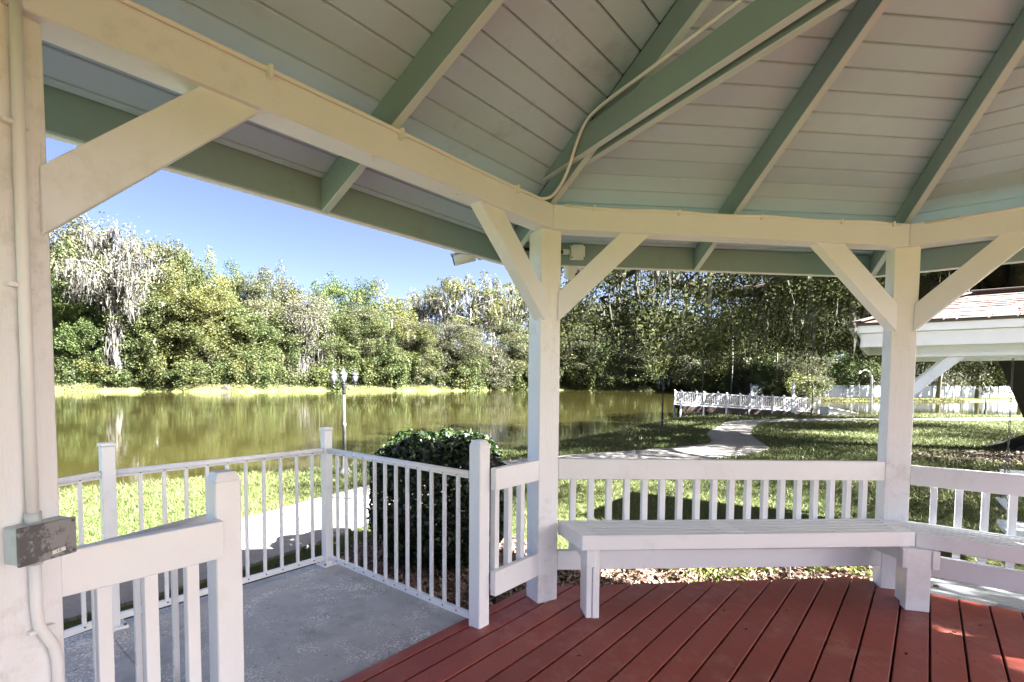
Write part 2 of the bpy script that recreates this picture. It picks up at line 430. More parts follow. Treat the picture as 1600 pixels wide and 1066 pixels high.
# expansion joints as shallow dark strips
def in_path(x, y):
    poly = np.concatenate([pl, pr_[::-1]]); A = poly; B = np.roll(poly, -1, 0); ins = np.zeros(x.shape, bool)
    for a, b in zip(A, B):
        c = ((a[1] > y) != (b[1] > y)); xx = (b[0]-a[0])*(y-a[1])/(b[1]-a[1]+1e-12)+a[0]
        ins ^= c & (x < xx)
    return ins
for i in (16, 26, 33, 40, 47, 54, 60, 66, 73, 80, 87):
    a, b = pl[i], pr_[i]; d = unit(pl[min(i+1, len(pl)-1)]-pl[i-1])*.008
    q = [(a[0]-d[0], a[1]-d[1]), (b[0]-d[0], b[1]-d[1]), (b[0]+d[0], b[1]+d[1]), (a[0]+d[0], a[1]+d[1])]
    me = bpy.data.meshes.new('joint')
    vv = []
    for t in range(5):
        for (s0, s1) in ((0, 1), (3, 2)):
            x = q[s0][0]+(q[s1][0]-q[s0][0])*t/4; y = q[s0][1]+(q[s1][1]-q[s0][1])*t/4
            vv.append((x, y, max(gz(a[0]+(b[0]-a[0])*tt, a[1]+(b[1]-a[1])*tt) for tt in (t/4,))+.0345))
    me.from_pydata(vv, [], [(2*t, 2*t+2, 2*t+3, 2*t+1) for t in range(4)]); me.materials.append(M['shade_dark'])
    link('joint', me, PATHO)

# ------------------------------------------------------------------ gazebo
TAN = math.tan(R(22.5))
NB, NO = 2.8775, 3.005            # beam inner and outer faces
HB, HT = 2.343, 2.490
SLOPE = .44
def zr(n): return 2.497-SLOPE*(n-NB)          # rafter underside
def zd(n): return 2.662-SLOPE*(n-NB)          # ceiling underside
DZ = {2: 0, 3: -.027, 4: -.03}                # the far corner has settled a little
# corner k sits at angle 202.5-45k deg: 1 = near left, 2 = centre, 3 = right
def cang(k): return R(202.5-45*k)
def dzc(k): return DZ.get(k, 0.0)
def dzs(k, t):                                # side k runs from corner k to k+1, t 0..1
    k2 = k+1 if k < 8 else 1
    return dzc(k)*(1-t)+dzc(k2)*t
def side(k):
    a = R(180-45*k)                           # outward normal of side k
    n = Vector((math.cos(a), math.sin(a), 0)); u = Vector((math.sin(a), -math.cos(a), 0))   # u runs corner k -> k+1
    return n, u
def sp(k, n, u, z): N_, U_ = side(k); return N_*n+U_*u+Vector((0, 0, z))

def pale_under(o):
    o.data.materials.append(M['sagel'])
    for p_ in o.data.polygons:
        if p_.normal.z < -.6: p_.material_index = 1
gaz = thing('gazebo', 'white octagonal timber gazebo with sage green rafters and plank ceiling', 'gazebo')
for k in range(1, 9):
    a = cang(k); rv = Vector((math.cos(a), math.sin(a), 0)); tv = Vector((-math.sin(a), math.cos(a), 0))
    z0, z1 = -.33, HB+dzc(k)
    MB().box(rv*3.2057+Vector((0, 0, (z0+z1)/2)), (.0733, .0733, (z1-z0)/2), rv, tv, bev=.004).build('post', M['post'], gaz)
for k in range(1, 9):
    z = [HB+dzs(k, 0), HB+dzs(k, 1)]; g = .0005
    p = []
    for dz_ in (0, HT-HB):
        for (nn, e) in ((NB, -1), (NB, 1), (NO, 1), (NO, -1)):
            p.append(sp(k, nn, e*(nn*TAN-g), z[0 if e < 0 else 1]+dz_))
    MB().hexa(p, .004).build('beam', M['white'], gaz)
    for e in (-1, 1):
        q = [(e*.755, HB+.004), (e*.560, HB+.004), (e*1.15, 1.782), (e*1.15, 1.965)]
        zz = dzs(k, .5+e*.33)
        MB().prism([sp(k, 2.903, u, z_+zz) for u, z_ in q], side(k)[0]*.080, .003).build('brace', M['white'], gaz)
    # common rafter
    def rafter(n0, n1, hw, u0=0, sl=SLOPE):
        pts = []
        for (nn, top) in ((n0, 0), (n1, 0), (n1, 1), (n0, 1)):
            pts.append((nn, zr(nn)+(.160 if top else 0)))
        return MB().prism([sp(k, nn, u0-hw, zz_) for nn, zz_ in pts], side(k)[1]*2*hw, .003)
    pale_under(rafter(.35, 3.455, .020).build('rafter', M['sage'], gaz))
    # sub fascia and fascia
    for nm, n0, n1, za, zb, mt_ in (('sub_fascia', 3.457, 3.480, 2.262, 2.42, 'sage'), ('fascia', 3.4805, 3.520, 2.258, 2.455, 'white')):
        p = []
        for zz_ in (za, zb):
            for (nn, e) in ((n0, -1), (n0, 1), (n1, 1), (n1, -1)): p.append(sp(k, nn, e*(nn*TAN-.0005), zz_+dzs(k, .5+.5*e)*.6))
        MB().hexa(p, .003).build(nm, M[mt_], gaz)
    # ceiling boards
    edges = [2.965+.113*j for j in range(5, -26, -1)]
    edges = [e for e in edges if e > .02]
    edges[0] = 3.452
    for i in range(len(edges)-1):
        n1, n0 = edges[i]-.0046, edges[i+1]+.0046
        p = []
        for top in (0, .018):
            for (nn, e) in ((n0, -1), (n0, 1), (n1, 1), (n1, -1)):
                p.append(sp(k, nn, e*max(nn*TAN-.012, .004), zd(nn)+top+0))
        MB().hexa(p, .002).build('ceiling_board', M['ceil'], gaz)
for k in range(1, 9):
    a = cang(k); rv = Vector((math.cos(a), math.sin(a), 0)); tv = Vector((-math.sin(a), math.cos(a), 0))
    c = math.cos(R(22.5))
    r0_, r1_ = .12, 3.735
    pts = [(r0_, zr(r0_*c)), (r1_, zr(r1_*c)), (r1_, zr(r1_*c)+.150), (r0_, zr(r0_*c)+.150)]
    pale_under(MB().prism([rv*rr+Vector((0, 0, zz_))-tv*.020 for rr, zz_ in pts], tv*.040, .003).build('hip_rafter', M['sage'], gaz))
# tie beams: two boards clasping the hip rafters of the centre post and the one opposite
a = cang(2); rv = Vector((math.cos(a), math.sin(a), 0)); tv = Vector((-math.sin(a), math.cos(a), 0))
for o0 in (.0205, -.0605):
    zb, zt_ = 2.637, 2.777
    c = math.cos(R(22.5))
    rb = (NB+(2.655-zb)/SLOPE)/c; rtp = (NB+(2.655-zt_)/SLOPE)/c
    pts = [(-rb, zb), (rb, zb), (rtp, zt_), (-rtp, zt_)]
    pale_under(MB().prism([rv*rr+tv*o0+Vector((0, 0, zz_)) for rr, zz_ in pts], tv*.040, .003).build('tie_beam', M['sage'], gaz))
# roof covering above the boards
b = MB()
for k in range(1, 9):
    p = []
    for top in (.022, .075):
        for (nn, e) in ((.01, -1), (.01, 1), (3.53, 1), (3.53, -1)): p.append(sp(k, nn, e*nn*TAN, zd(nn)+top))
    b.hexa(p, 0)
b.build('roof_covering', M['sheath'], gaz)
# bolts, small hardware on beams and braces
for (k, n_, u, z) in ((1, 2.90, -.10, HB), (1, 2.93, .42, HB), (2, 2.95, .10, HB-.015), (2, 2.93, .36, HB-.018)):
    MB().tube([sp(k, n_, u, z+.004), sp(k, n_, u, z-.012)], .006, 6).build('hook', M['conduit'], gaz)

# deck ---------------------------------------------------------------------
deck = thing('deck_floor', 'red painted plank floor of the gazebo', None); deck['kind'] = 'structure'
def clip(poly, n, c):
    out = []
    for i in range(len(poly)):
        a, b = poly[i], poly[(i+1) % len(poly)]; da, db = a@n-c, b@n-c
        if da <= 0: out.append(a)
        if da*db < 0: out.append(a+(b-a)*(da/(da-db)))
    return out
EDGE = {k: 3.13 for k in range(1, 9)}; EDGE[3] = 2.985
U12 = np.array([S2, S2]); N12 = np.array([-S2, S2])
n_hi = 3.132
k_ = 0
lines = [3.132]+[3.0443-.146*i for i in range(0, 43)]
for i in range(len(lines)-1):
    hi, lo = lines[i]-.0048, lines[i+1]+.0048
    if hi-lo < .02: continue
    poly = [N12*lo-U12*4, N12*lo+U12*4, N12*hi+U12*4, N12*hi-U12*4]
    for k in range(1, 9):
        nn = side(k)[0]; poly = clip(poly, np.array([nn.x, nn.y]), EDGE[k]-.001*(k != 1))
        if len(poly) < 3: break
    if len(poly) < 3: continue
    ar = abs(sum(poly[j][0]*poly[(j+1) % len(poly)][1]-poly[(j+1) % len(poly)][0]*poly[j][1] for j in range(len(poly))))/2
    if ar < .004: continue
    zt_ = rnd.uniform(-.0012, .0012)
    cc_ = sum(poly)/len(poly)
    dzz = 0
    MB().prism([(q[0], q[1], -.038+zt_) for q in poly], (0, 0, .038), .004).build('plank', M['deck'], deck)
b = MB()
poly = []
for k in range(1, 9):
    poly += [None]
pp = [np.array([8, 8.]), np.array([-8, 8.]), np.array([-8, -8.]), np.array([8, -8.])]
for k in range(1, 9):
    nn = side(k)[0]; pp = clip(pp, np.array([nn.x, nn.y]), EDGE[k]-.02)
b.prism([(q[0], q[1], -.34) for q in pp], (0, 0, .285), 0)
b.build('joist_frame', M['shade_dark'], deck)

b = MB()
for i in range(len(lines)-1):
    nm_c = (lines[i]+lines[i+1])/2
    for uu in np.arange(-2.9, 3.0, .41):
        for dn_ in (-.045, .045):
            q = N12*(nm_c+dn_)+U12*(uu+.004*math.sin(i*7+uu*3))
            if max(side(k)[0].x*q[0]+side(k)[0].y*q[1]-EDGE[k] for k in range(1, 9)) > -.03: continue
            if (Vector((q[0], q[1]))-Vector((CAM.x, CAM.y))).length > 5.2 or q[1] < -.5: continue
            b.tube([(q[0], q[1], -.0025), (q[0], q[1], .0016)], .0036, 6)
b.build('nail', M['screw'], deck)['kind'] = 'stuff'

# wooden railings ------------------------------------------------------------
def baluster_row(parent, k, us, z0, z1, n0=2.9635, hw=.019, dzf=lambda u: 0):
    first = None
    for u in us:
        if first is None:
            first = MB().box(sp(k, n0+hw, 0, (z0+z1)/2), (hw, hw, (z1-z0)/2), side(k)[0], side(k)[1], bev=.002)
            me = first.mesh('baluster', M['white2'])
        link('baluster', me, parent, side(k)[1]*u+Vector((0, 0, dzf(u))))
def rail(parent, nm, k, ua, ub, za, zb, dza=0, dzb=0, n0=2.9225, n1=2.962):
    p = []
    for zz_ in (za, zb):
        for (nn, u, d) in ((n0, ua, dza), (n0, ub, dzb), (n1, ub, dzb), (n1, ua, dza)): p.append(sp(k, nn, u, zz_+d))
    return MB().hexa(p, .003).build(nm, M['white2'], parent)
def newel(parent, k, u0, u1, n0, n1, zt_):
    p = []; c = .016
    b = MB(); cu, cn = (u0+u1)/2, (n0+n1)/2; hu, hn = (u1-u0)/2, (n1-n0)/2
    p = []
    for (zz_, s_) in ((-.04, 1), (zt_-.02, 1)):
        for (nn, uu) in ((-1, -1), (-1, 1), (1, 1), (1, -1)): p.append(sp(k, cn+nn*hn, cu+uu*hu, zz_))
    b.hexa(p, .004)
    p = []
    for (zz_, s_) in ((zt_-.0203, .995), (zt_+.010, .70)):
        for (nn, uu) in ((-1, -1), (-1, 1), (1, 1), (1, -1)): p.append(sp(k, cn+nn*hn*s_, cu+uu*hu*s_, zz_))
    b.hexa(p, .002)
    return b.build('newel_post', M['white2'], parent)
r12a = thing('wooden_railing', 'short white wooden railing beside the post with the grey junction box', 'railing', (0, 0, 0))
newel(r12a, 1, -.712, -.624, 2.975, 3.062, 1.06)
rail(r12a, 'top_rail', 1, -1.135, -.705, .782, .912); rail(r12a, 'bottom_rail', 1, -1.135, -.705, .17, .305)
baluster_row(r12a, 1, (-1.03, -.91, -.79), .18, .90)
r12b = thing('wooden_railing', 'short white wooden railing between the clipped bush and the centre post', 'railing', (0, 0, 0))
newel(r12b, 1, .645, .730, 2.972, 3.058, 1.06)
rail(r12b, 'top_rail', 1, .725, 1.135, .785, .912); rail(r12b, 'bottom_rail', 1, .725, 1.135, .175, .318)
baluster_row(r12b, 1, (.785, .905, 1.025), .18, .90)
r23 = thing('wooden_railing', 'long white wooden railing behind the slatted bench facing the lawn', 'railing', (0, 0, 0))
d23 = lambda u: -.036*(u+1.13)/2.26
rail(r23, 'top_rail', 2, -1.131, 1.131, .782, .912, 0, -.036); rail(r23, 'bottom_rail', 2, -1.131, 1.131, .19, .315, 0, -.036)
baluster_row(r23, 2, [-1.024+.1205*i for i in range(18)], .20, .90, dzf=d23)
r34 = thing('wooden_railing', 'white wooden railing at the right edge behind the turning bench', 'railing', (0, 0, 0))
rail(r34, 'top_rail', 3, -1.131, 1.131, .735, .865, -.008, -.008); rail(r34, 'bottom_rail', 3, -1.131, 1.131, .132, .268)
baluster_row(r34, 3, [-1.005+.1265*i for i in range(17)], .15, .85)

# benches -------------------------------------------------------------------
def bench(k, label, ztop, dzf, uL, uR, legL, legR):
    t = thing('bench', label, 'bench', (0, 0, 0))
    th, gap, n0, ht = .0300, .0300, 2.620, .089
    def ends(nn): return (uL(nn), uR(nn))
    for i in range(6):
        a0 = n0+i*(th+gap); a1 = a0+th
        p = []
        for zz_ in (ztop-ht, ztop):
            for (nn, e) in ((a0, 0), (a0, 1), (a1, 1), (a1, 0)):
                u = ends(nn)[e]; p.append(sp(k, nn, u, zz_+dzf(u)))
        MB().hexa(p, .003).build('slat', M['white2'], t)
    for i in range(5):
        a0 = n0+th+i*(th+gap)+.0003; a1 = a0+gap-.0006
        for (ua, ub) in ((lambda n: ends(n)[0]+.001, lambda n: ends(n)[0]+.11), (lambda n: -.14+.9*(n-2.62)*0, lambda n: -.02), (lambda n: ends(n)[1]-.11, lambda n: ends(n)[1]-.001)):
            p = []
            for zz_ in (ztop-ht+.004, ztop-.003):
                for (nn, e) in ((a0, 0), (a0, 1), (a1, 1), (a1, 0)):
                    u = (ua, ub)[e](nn); p.append(sp(k, nn, u, zz_+dzf(u)))
            MB().hexa(p, .001).build('spacer_block', M['white2'], t)
    # bearers under the seat
    for u in (ends(2.7)[0]+.07, ends(2.7)[1]-.09):
        z = ztop-ht+dzf(u)
        MB().box(sp(k, 2.78, u, z-.0475), (.155, .019, .0465), side(k)[0], side(k)[1]).build('bearer', M['white2'], t)
    for lg in (legL, legR):
        if lg: lg(t)
    return t
def leg_two_boards(t):
    z1 = .505-.089-.002
    p0 = -1.010
    MB().box(sp(2, 2.716, p0+.018, z1/2), (.075, .018, z1/2), side(2)[0], side(2)[1]).build('leg', M['white2'], t)
    MB().box(sp(2, 2.700, p0+.0575, z1/2), (.066, .0205, z1/2), side(2)[0], side(2)[1]).build('leg', M['white2'], t)
    MB().box(sp(2, 2.634, p0+.0255, z1-.052), (.010, .025, .050), side(2)[0], side(2)[1]).build('cleat', M['white2'], t)
def leg_corner(t):
    a = cang(3); rv = Vector((math.cos(a), math.sin(a), 0)); tv = Vector((-math.sin(a), math.cos(a), 0))
    z1 = .48-.089-.004
    MB().box(rv*2.815+tv*.0+Vector((0, 0, z1/2)), (.040, .064, z1/2), rv, tv, bev=.004).build('leg', M['white2'], t)
    MB().box(rv*2.925+tv*.02+Vector((0, 0, z1/2)), (.0695, .019, z1/2-.001), rv, tv).build('leg', M['white2'], t)
    MB().box(rv*2.795+tv*.079+Vector((0, 0, z1-.06)), (.034, .0145, .058), rv, tv).build('cleat', M['white2'], t)
    MB().box(rv*2.800-tv*.085+Vector((0, 0, z1-.06)), (.030, .0195, .058), rv, tv).build('cleat', M['white2'], t)
d_b = lambda u: -.026*(u+1.05)/2.1
bench(2, 'long white slatted bench below the railing that faces the lawn', .505, d_b,
      lambda n: -1.045-.25*(n-2.62), lambda n: n*TAN-.002, leg_two_boards, leg_corner)
bench(3, 'white slatted bench at the right edge, turned towards the sunny deck edge', .476, lambda u: 0,
      lambda n: -n*TAN+.002, lambda n: n*TAN-.002, None, None)

# landing, ramp and metal railings --------------------------------------------
def k1(n, u, z): return sp(1, n, u, z)
b = MB(); p = []
for z in (-.45, -.012):
    for (n, u) in ((3.1365, -.70), (3.1365, .735), (4.66, .735), (4.66, -.70)): p.append(k1(n, u, z))
b.hexa(p, .006)
tag(b.build('landing', M['landing']), 'grey exposed aggregate concrete landing at the gazebo entrance', kind='structure')
b = MB(); p = []
for z in (0, 1):
    for (n, u) in ((3.1365, -5.2), (3.1365, -.704), (4.66, -.704), (4.66, -5.2)):
        p.append(k1(n, u, -.7 if z == 0 else (-.012 if u > -1 else -.34)))
b.hexa(p, 0)
tag(b.build('ramp', M['landing']), 'concrete ramp dropping away from the landing along the gazebo', kind='structure')
b = MB(); p = []
for z in (-.5, -.004):
    for (n, u) in ((2.990, -1.2), (2.990, 3.0), (3.95, 3.0), (3.95, -1.2)): p.append(sp(3, n, u, z if z < -.1 else (.012 if n < 3.5 else -.06)))
b.hexa(p, .02)
tag(b.build('apron', M['apron']), 'bluish concrete kerb slab along the deck edge at right', kind='structure')

def mpost(parent, P, zt_=1.045, z0=-.01):
    x, y = P; h = .0315; n, u = side(1)
    c = n*x+u*y
    b = MB().box(c+Vector((0, 0, (zt_-.02+z0)/2)), (h, h, (zt_-.02-z0)/2), n, u, bev=.003).build('post', M['metalw'], parent)
    cap = MB().box(c+Vector((0, 0, zt_-.0095)), (h+.004, h+.004, .0095), n, u, bev=.005).build('cap', M['metalw'], b, origin=world_loc(parent))
    bp = MB().box(c+Vector((0, 0, z0+.0085)), (.062, .062, .008), n, u, bev=.002).build('base_plate', M['metalw'], b, origin=world_loc(parent))
    for sx in (-1, 1):
        for sy in (-1, 1):
            q = c+n*.048*sx+u*.048*sy
            MB().tube([q+Vector((0, 0, z0+.0166)), q+Vector((0, 0, z0+.026))], .008, 6).build('bolt', M['screw'], b, origin=world_loc(parent))
    return b
def mrail(parent, a, b_, za=(.865, .865), zl=(.05, .05), pitch=.118, first=None, count=None):
    """metal panel between two (n,u) points: top rail, bottom rail, balusters and screws"""
    n, u = side(1)
    A, B = n*a[0]+u*a[1], n*b_[0]+u*b_[1]; d = (B-A).normalized(); sd_ = Vector((-d.y, d.x, 0)); L = (B-A).length
    mb = MB(); 
    mb.bar(A+Vector((0, 0, za[0]-.004)), B+Vector((0, 0, za[1]-.004)), .030, .024, sd_, .002)
    mb.tube([A+Vector((0, 0, za[0]+.006)), B+Vector((0, 0, za[1]+.006))], .0205, 10)
    mb.build('top_rail', M['metalw'], parent)
    MB().bar(A+Vector((0, 0, zl[0])), B+Vector((0, 0, zl[1])), .030, .036, sd_, .003).build('bottom_rail', M['metalw'], parent)
    zc0, zc1 = zl[0]+.0185, za[0]-.0165
    me = MB().box((0, 0, (zc0+zc1)/2), (.0095, .0095, (zc1-zc0)/2), d, sd_, bev=.001).mesh('baluster', M['metalw'])
    ms = MB().tube([(0, 0, 0), (0, 0, .004)], .0055, 6).mesh('screw', M['screw'])
    cnt = count or int(L/pitch)
    x0_ = first if first is not None else (L-(cnt-1)*pitch)/2
    wl = world_loc(parent)
    for i in range(cnt):
        s = x0_+i*pitch; f_ = s/L; q = A+d*s+Vector((0, 0, (za[1]-za[0])*f_))
        o = link('baluster', me, parent, q-wl)
        for zz_ in (zl[0]+.004, za[0]-.004):
            for sg in (1, -1):
                sc = link('screw', ms, o); sc.location = sd_*sg*.0135+Vector((0, 0, zz_))
                sc.rotation_euler = (sd_*sg).to_track_quat('Z', 'Y').to_euler()
NC, UC = 4.577, .66
mrB = thing('metal_railing', 'white metal railing on the pond side of the landing, with two capped posts', 'railing', tuple(k1(NC, 0, 0)))
mpost(mrB, (NC, UC)); mpost(mrB, (NC, -.672))
mrail(mrB, (NC, -.640), (NC, UC-.032), first=.118, count=10)
mrail(mrB, (NC, -3.6), (NC, -.704), za=(.60, .865), zl=(-.215, .05), pitch=.118)
mrA = thing('metal_railing', 'white metal railing panel in front of the clipped bush', 'railing', tuple(k1(3.8, UC, 0)))
mrail(mrA, (3.062, UC), (NC-.032, UC), pitch=.1158, first=.0965, count=12)
mrC = thing('metal_railing', 'inner white metal ramp railing behind the short railing with junction box post', 'railing', tuple(k1(3.25, -1.5, 0)))
mrail(mrC, (3.25, -3.2), (3.25, -.64), za=(.62, .842), zl=(-.18, .045), pitch=.119, count=21, first=.06)

# ------------------------------------------------------------------ hardware on the gazebo
a = cang(1); rv = Vector((math.cos(a), math.sin(a), 0)); tv = Vector((-math.sin(a), math.cos(a), 0))
RI = 3.1324
def q1(t, z, out=0.0): return rv*(RI-out)+tv*t+Vector((0, 0, z))
cp = thing('conduit_run', 'white conduit pipe strapped down the near left post', 'conduit', tuple(q1(0, 0)))
MB().tube([q1(-.006, 2.40, .016), q1(-.002, 2.0, .016), q1(0, 1.5, .016), q1(0, 1.02, .016)], .0135, 12).build('pipe', M['conduit'], cp)
MB().tube([q1(0, .925, .016), q1(0, .79, .016), q1(-.004, .735, .016), q1(-.036, .665, .016), q1(-.044, .62, .016), q1(-.044, .0, .016)], .0135, 12).build('pipe', M['conduit'], cp)
MB().tube([q1(0, 1.045, .016), q1(0, 1.012, .016)], .018, 12).build('coupling', M['galv2'], cp)
MB().tube([q1(0, .925, .016), q1(0, .905, .016)], .018, 12).build('coupling', M['galv2'], cp)
for z in (2.05, 1.64, .72):
    MB().box(q1(.004 if z > 1 else -.012, z, .010), (.0105, .030, .006), rv, tv, bev=.002).build('strap', M['conduit'], cp)
jb = thing('junction_box', 'weathered grey junction box on the near left post', 'junction box', tuple(q1(0, .97)))
MB().box(q1(-.006, .970, .028), (.027, .0645, .0480), rv, tv, bev=.004).build('box', M['galv2'], jb)
cov = MB().box(q1(-.006, .970, .0595), (.0042, .0665, .0500), rv, tv, bev=.002).build('cover', M['galv'], jb)
MB().box(q1(-.028, .938, .0645), (.0006, .0155, .0052), rv, (tv*math.cos(.12)+Vector((0, 0, -math.sin(.12)))).normalized(), (Vector((0, 0, math.cos(.12)))+tv*math.sin(.12)).normalized(), bev=0).build('label_strip', M['label'], jb)
for (t, s) in ((-.024, '1'), (-.0305, '0')):
    fc = bpy.data.curves.new('digit', 'FONT'); fc.body = s; fc.size = .0105; fc.align_x = 'CENTER'; fc.align_y = 'CENTER'; fc.extrude = .0002
    tmpo = bpy.data.objects.new('tmp', fc); COL.objects.link(tmpo); bpy.context.view_layer.update()
    dme = bpy.data.meshes.new_from_object(tmpo.evaluated_get(bpy.context.evaluated_depsgraph_get())); dme.name = 'digit'; bpy.data.objects.remove(tmpo)
    dme.materials.clear(); dme.materials.append(M['ink']); fo = link('digit', dme, jb)
    pos = q1(t, .938-.12*(t+.028), .0653); zc = -rv; xc = -tv; yc = zc.cross(xc)
    mm = Matrix.Identity(4)
    for i in range(3): mm[i][0] = xc[i]; mm[i][1] = yc[i]; mm[i][2] = zc[i]
    fo.matrix_basis = Matrix.Translation(pos-world_loc(jb)) @ mm @ Matrix.Rotation(.12, 4, 'Z')
for (t, z) in ((.052, 1.011), (-.064, 1.011), (.052, .929), (-.064, .929)):
    MB().tube([q1(t, z, .0636), q1(t, z, .0665)], .0042, 8).build('screw', M['screw'], jb)
# conduit along the beam then up the tie
a2 = cang(2); rv2 = Vector((math.cos(a2), math.sin(a2), 0)); tv2 = Vector((-math.sin(a2), math.cos(a2), 0))
def q2(r, z, o=.075): return rv2*r+tv2*o+Vector((0, 0, z))
cb = thing('conduit_run', 'white conduit along the left beam bending up beside the tie beam', 'conduit', tuple(k1(2.86, 0, 2.478)))
pts = [k1(2.8655, -1.17, 2.479), k1(2.8655, -.6, 2.476), k1(2.8655, 0, 2.478), k1(2.8655, .6, 2.474), k1(2.8655, .98, 2.478), k1(2.860, 1.06, 2.484)]
pts2 = [q2(3.018, 2.500, .07), q2(2.915, 2.535, .074), q2(2.85, 2.59), q2(2.79, 2.672), q2(2.74, 2.735), q2(2.674, 2.785), q2(2.58, 2.80), q2(2.43, 2.803), q2(2.234, 2.80), q2(1.85, 2.80), q2(1.0, 2.80), q2(-.5, 2.80), q2(-2.4, 2.80)]
cpts = catmull([tuple(p) for p in pts+pts2], 4)
MB().tube([tuple(p) for p in cpts], .0085, 10).build('pipe', M['conduit'], cb)
for u in (-.55, .02, .82):
    MB().box(k1(2.864, u, 2.470), (.015, .008, .022), side(1)[0], side(1)[1], bev=.002).build('clip', M['conduit'], cb)
for k, lab in ((2, 'thin white cable stapled along the beam above the long bench'), (3, 'thin white cable stapled along the beam at upper right')):
    cc_ = thing('cable', lab, 'cable', tuple(sp(k, 2.87, 0, 2.47)))
    e = 1.12
    pts = []
    for i in range(13):
        u = -e+2*e*i/12; pts.append(sp(k, 2.8705, u, HT-.010+dzs(k, (u+1.19)/2.38)+.006*math.sin(i*1.7+k)))
    MB().tube(pts, .0085, 8).build('cord', M['conduit'], cc_)
    for i in (1, 4, 7, 10, 12):
        u = -e+2*e*i/12.3; MB().box(sp(k, 2.870, u, HT-.012+dzs(k, (u+1.19)/2.38)), (.011, .006, .016), side(k)[0], side(k)[1], bev=.001).build('staple', M['conduit'], cc_)
# junction box and cameras on the eave
e1 = thing('junction_box', 'small square white junction box on the green eave board beside the centre post', 'junction box', tuple(sp(2, 3.44, -.92, 2.345)))
MB().box(sp(2, 3.428, -.915, 2.345), (.028, .052, .052), side(2)[0], side(2)[1], bev=.006).build('box', M['camw'], e1)
MB().tube([sp(2, 3.428, -.975, 2.345), sp(2, 3.428, -1.02, 2.345)], .02, 10).build('gland', M['camw'], e1)
MB().tube([sp(2, 3.428, -1.02, 2.345), sp(2, 3.436, -1.12, 2.35), sp(2, 3.44, -1.30, 2.36)], .012, 8).build('cable', M['black'], e1)
for (du, dz_) in ((-.045, .045), (.045, .045), (-.045, -.045), (.045, -.045)):
    MB().tube([sp(2, 3.401, -.915+du, 2.345+dz_), sp(2, 3.397, -.915+du, 2.345+dz_)], .006, 6).build('screw', M['screw'], e1)
c1 = thing('security_camera', 'white bullet security camera under the eave aimed at the pond', 'camera', tuple(k1(3.56, 1.20, 2.25)))
d1 = Vector((-.93, .05, -.22)).normalized()
cc = k1(3.55, 1.10, 2.245)
MB().lathe(cc-d1*.075, [(.02, 0), (.034, .004), (.036, .10), (.037, .148)], 14, d1).build('housing', M['camw'], c1)
MB().lathe(cc+d1*.074, [(.034, 0), (.034, .006), (.028, .007)], 14, d1).build('lens', M['black'], c1)
MB().box(cc+Vector((0, 0, .039))+d1*.012, (.085, .036, .004), d1, Vector((-d1.y, d1.x, 0)).normalized(), bev=.002).build('sun_shield', M['camw'], c1)
MB().tube([cc-d1*.05, cc-d1*.10+Vector((0, 0, .03)), k1(3.535, 1.235, 2.30)], .015, 8).build('bracket', M['camw'], c1)
MB().lathe(k1(3.521, 1.235, 2.30), [(.045, 0), (.045, .02), (.03, .03)], 14, side(1)[0]).build('mount', M['camw'], c1)
c2 = thing('security_camera', 'white turret security camera under the eave right of the centre post', 'camera', tuple(sp(2, 3.54, -.94, 2.24)))
cc = sp(2, 3.53, -.94, 2.225)
MB().lathe(cc+Vector((0, 0, .045)), [(.055, 0), (.055, -.02), (.045, -.035), (.05, -.055), (.043, -.085), (.02, -.10)], 16).build('housing', M['camw'], c2)
dd = Vector((.5, -.7, -.35)).normalized()
MB().lathe(cc+Vector((.03, -.01, -.02)), [(.02, 0), (.02, .03), (.012, .032)], 10, dd).build('lens', M['black'], c2)
MB().tube([cc+Vector((.02, 0, .02)), cc+Vector((.10, -.01, .045))], .014, 8).build('bracket', M['camw'], c2)
# leaf litter on the deck
def tiny_leaf(x, y, lab, s=.03):
    P = np.array([[x, y, .004]]); n = 5; pts = []
    th = rnd.uniform(0, 6.28)
    for j in range(8):
        r_ = s*(1 if j % 2 == 0 else .55)*rnd.uniform(.7, 1.1); pts.append((x+r_*math.cos(th+j*.785)*1.0, y+r_*.55*math.sin(th+j*.785), .0035+rnd.uniform(0, .012)))
    pts.append((x, y, .012))
    me = bpy.data.meshes.new('fallen_leaf'); me.from_pydata(pts, [], [(8, j, (j+1) % 8) for j in range(8)]); me.materials.append(M['deadleaf'])
    tag(link('fallen_leaf', me), lab, 'leaf', 'dead leaves on the red deck')
for x, y, s in ((-1.15, 2.22, .022), (-.15, 2.65, .018), (1.02, 2.29, .028), (1.53, 2.90, .035), (-.14, 2.42, .012), (.24, 2.62, .013), (.55, 2.1, .013), (1.25, 2.35, .016)):
    tiny_leaf(x, y, 'curled dead leaf lying on the red deck planks', s)

# ------------------------------------------------------------------ mulch bed, lawn grass
def in_bed(x, y):
    return (((y > 3.0) & (y < 4.55+.10*np.sin(x*3)) & (x > -2.6) & (x < 2.3)) | (np.hypot(x+1.95, y-4.6) < 1.0)) & (np.maximum(np.maximum(y, (x+y)*S2), (y-x)*S2) > 3.02) & ~((-(x-y)*S2 > 3.0) & ((x+y)*S2 < .80))
def in_hard(x, y):
    n_, u_ = (y-x)*S2, (x+y)*S2
    h = np.hypot(x, y) < 3.2
    for k in range(1, 9):
        nn = side(k)[0]
    oct_ = np.maximum.reduce([side(k)[0].x*x+side(k)[0].y*y for k in range(1, 9)]) < 3.16
    land_ = (n_ > 3) & (n_ < 4.68) & (u_ < .76)
    ap = ((x+y)*S2 > 2.9) & ((x+y)*S2 < 3.97) & ((x-y)*S2 > -1.25) & ((x-y)*S2 < 3.0)
    return oct_ | land_ | ap
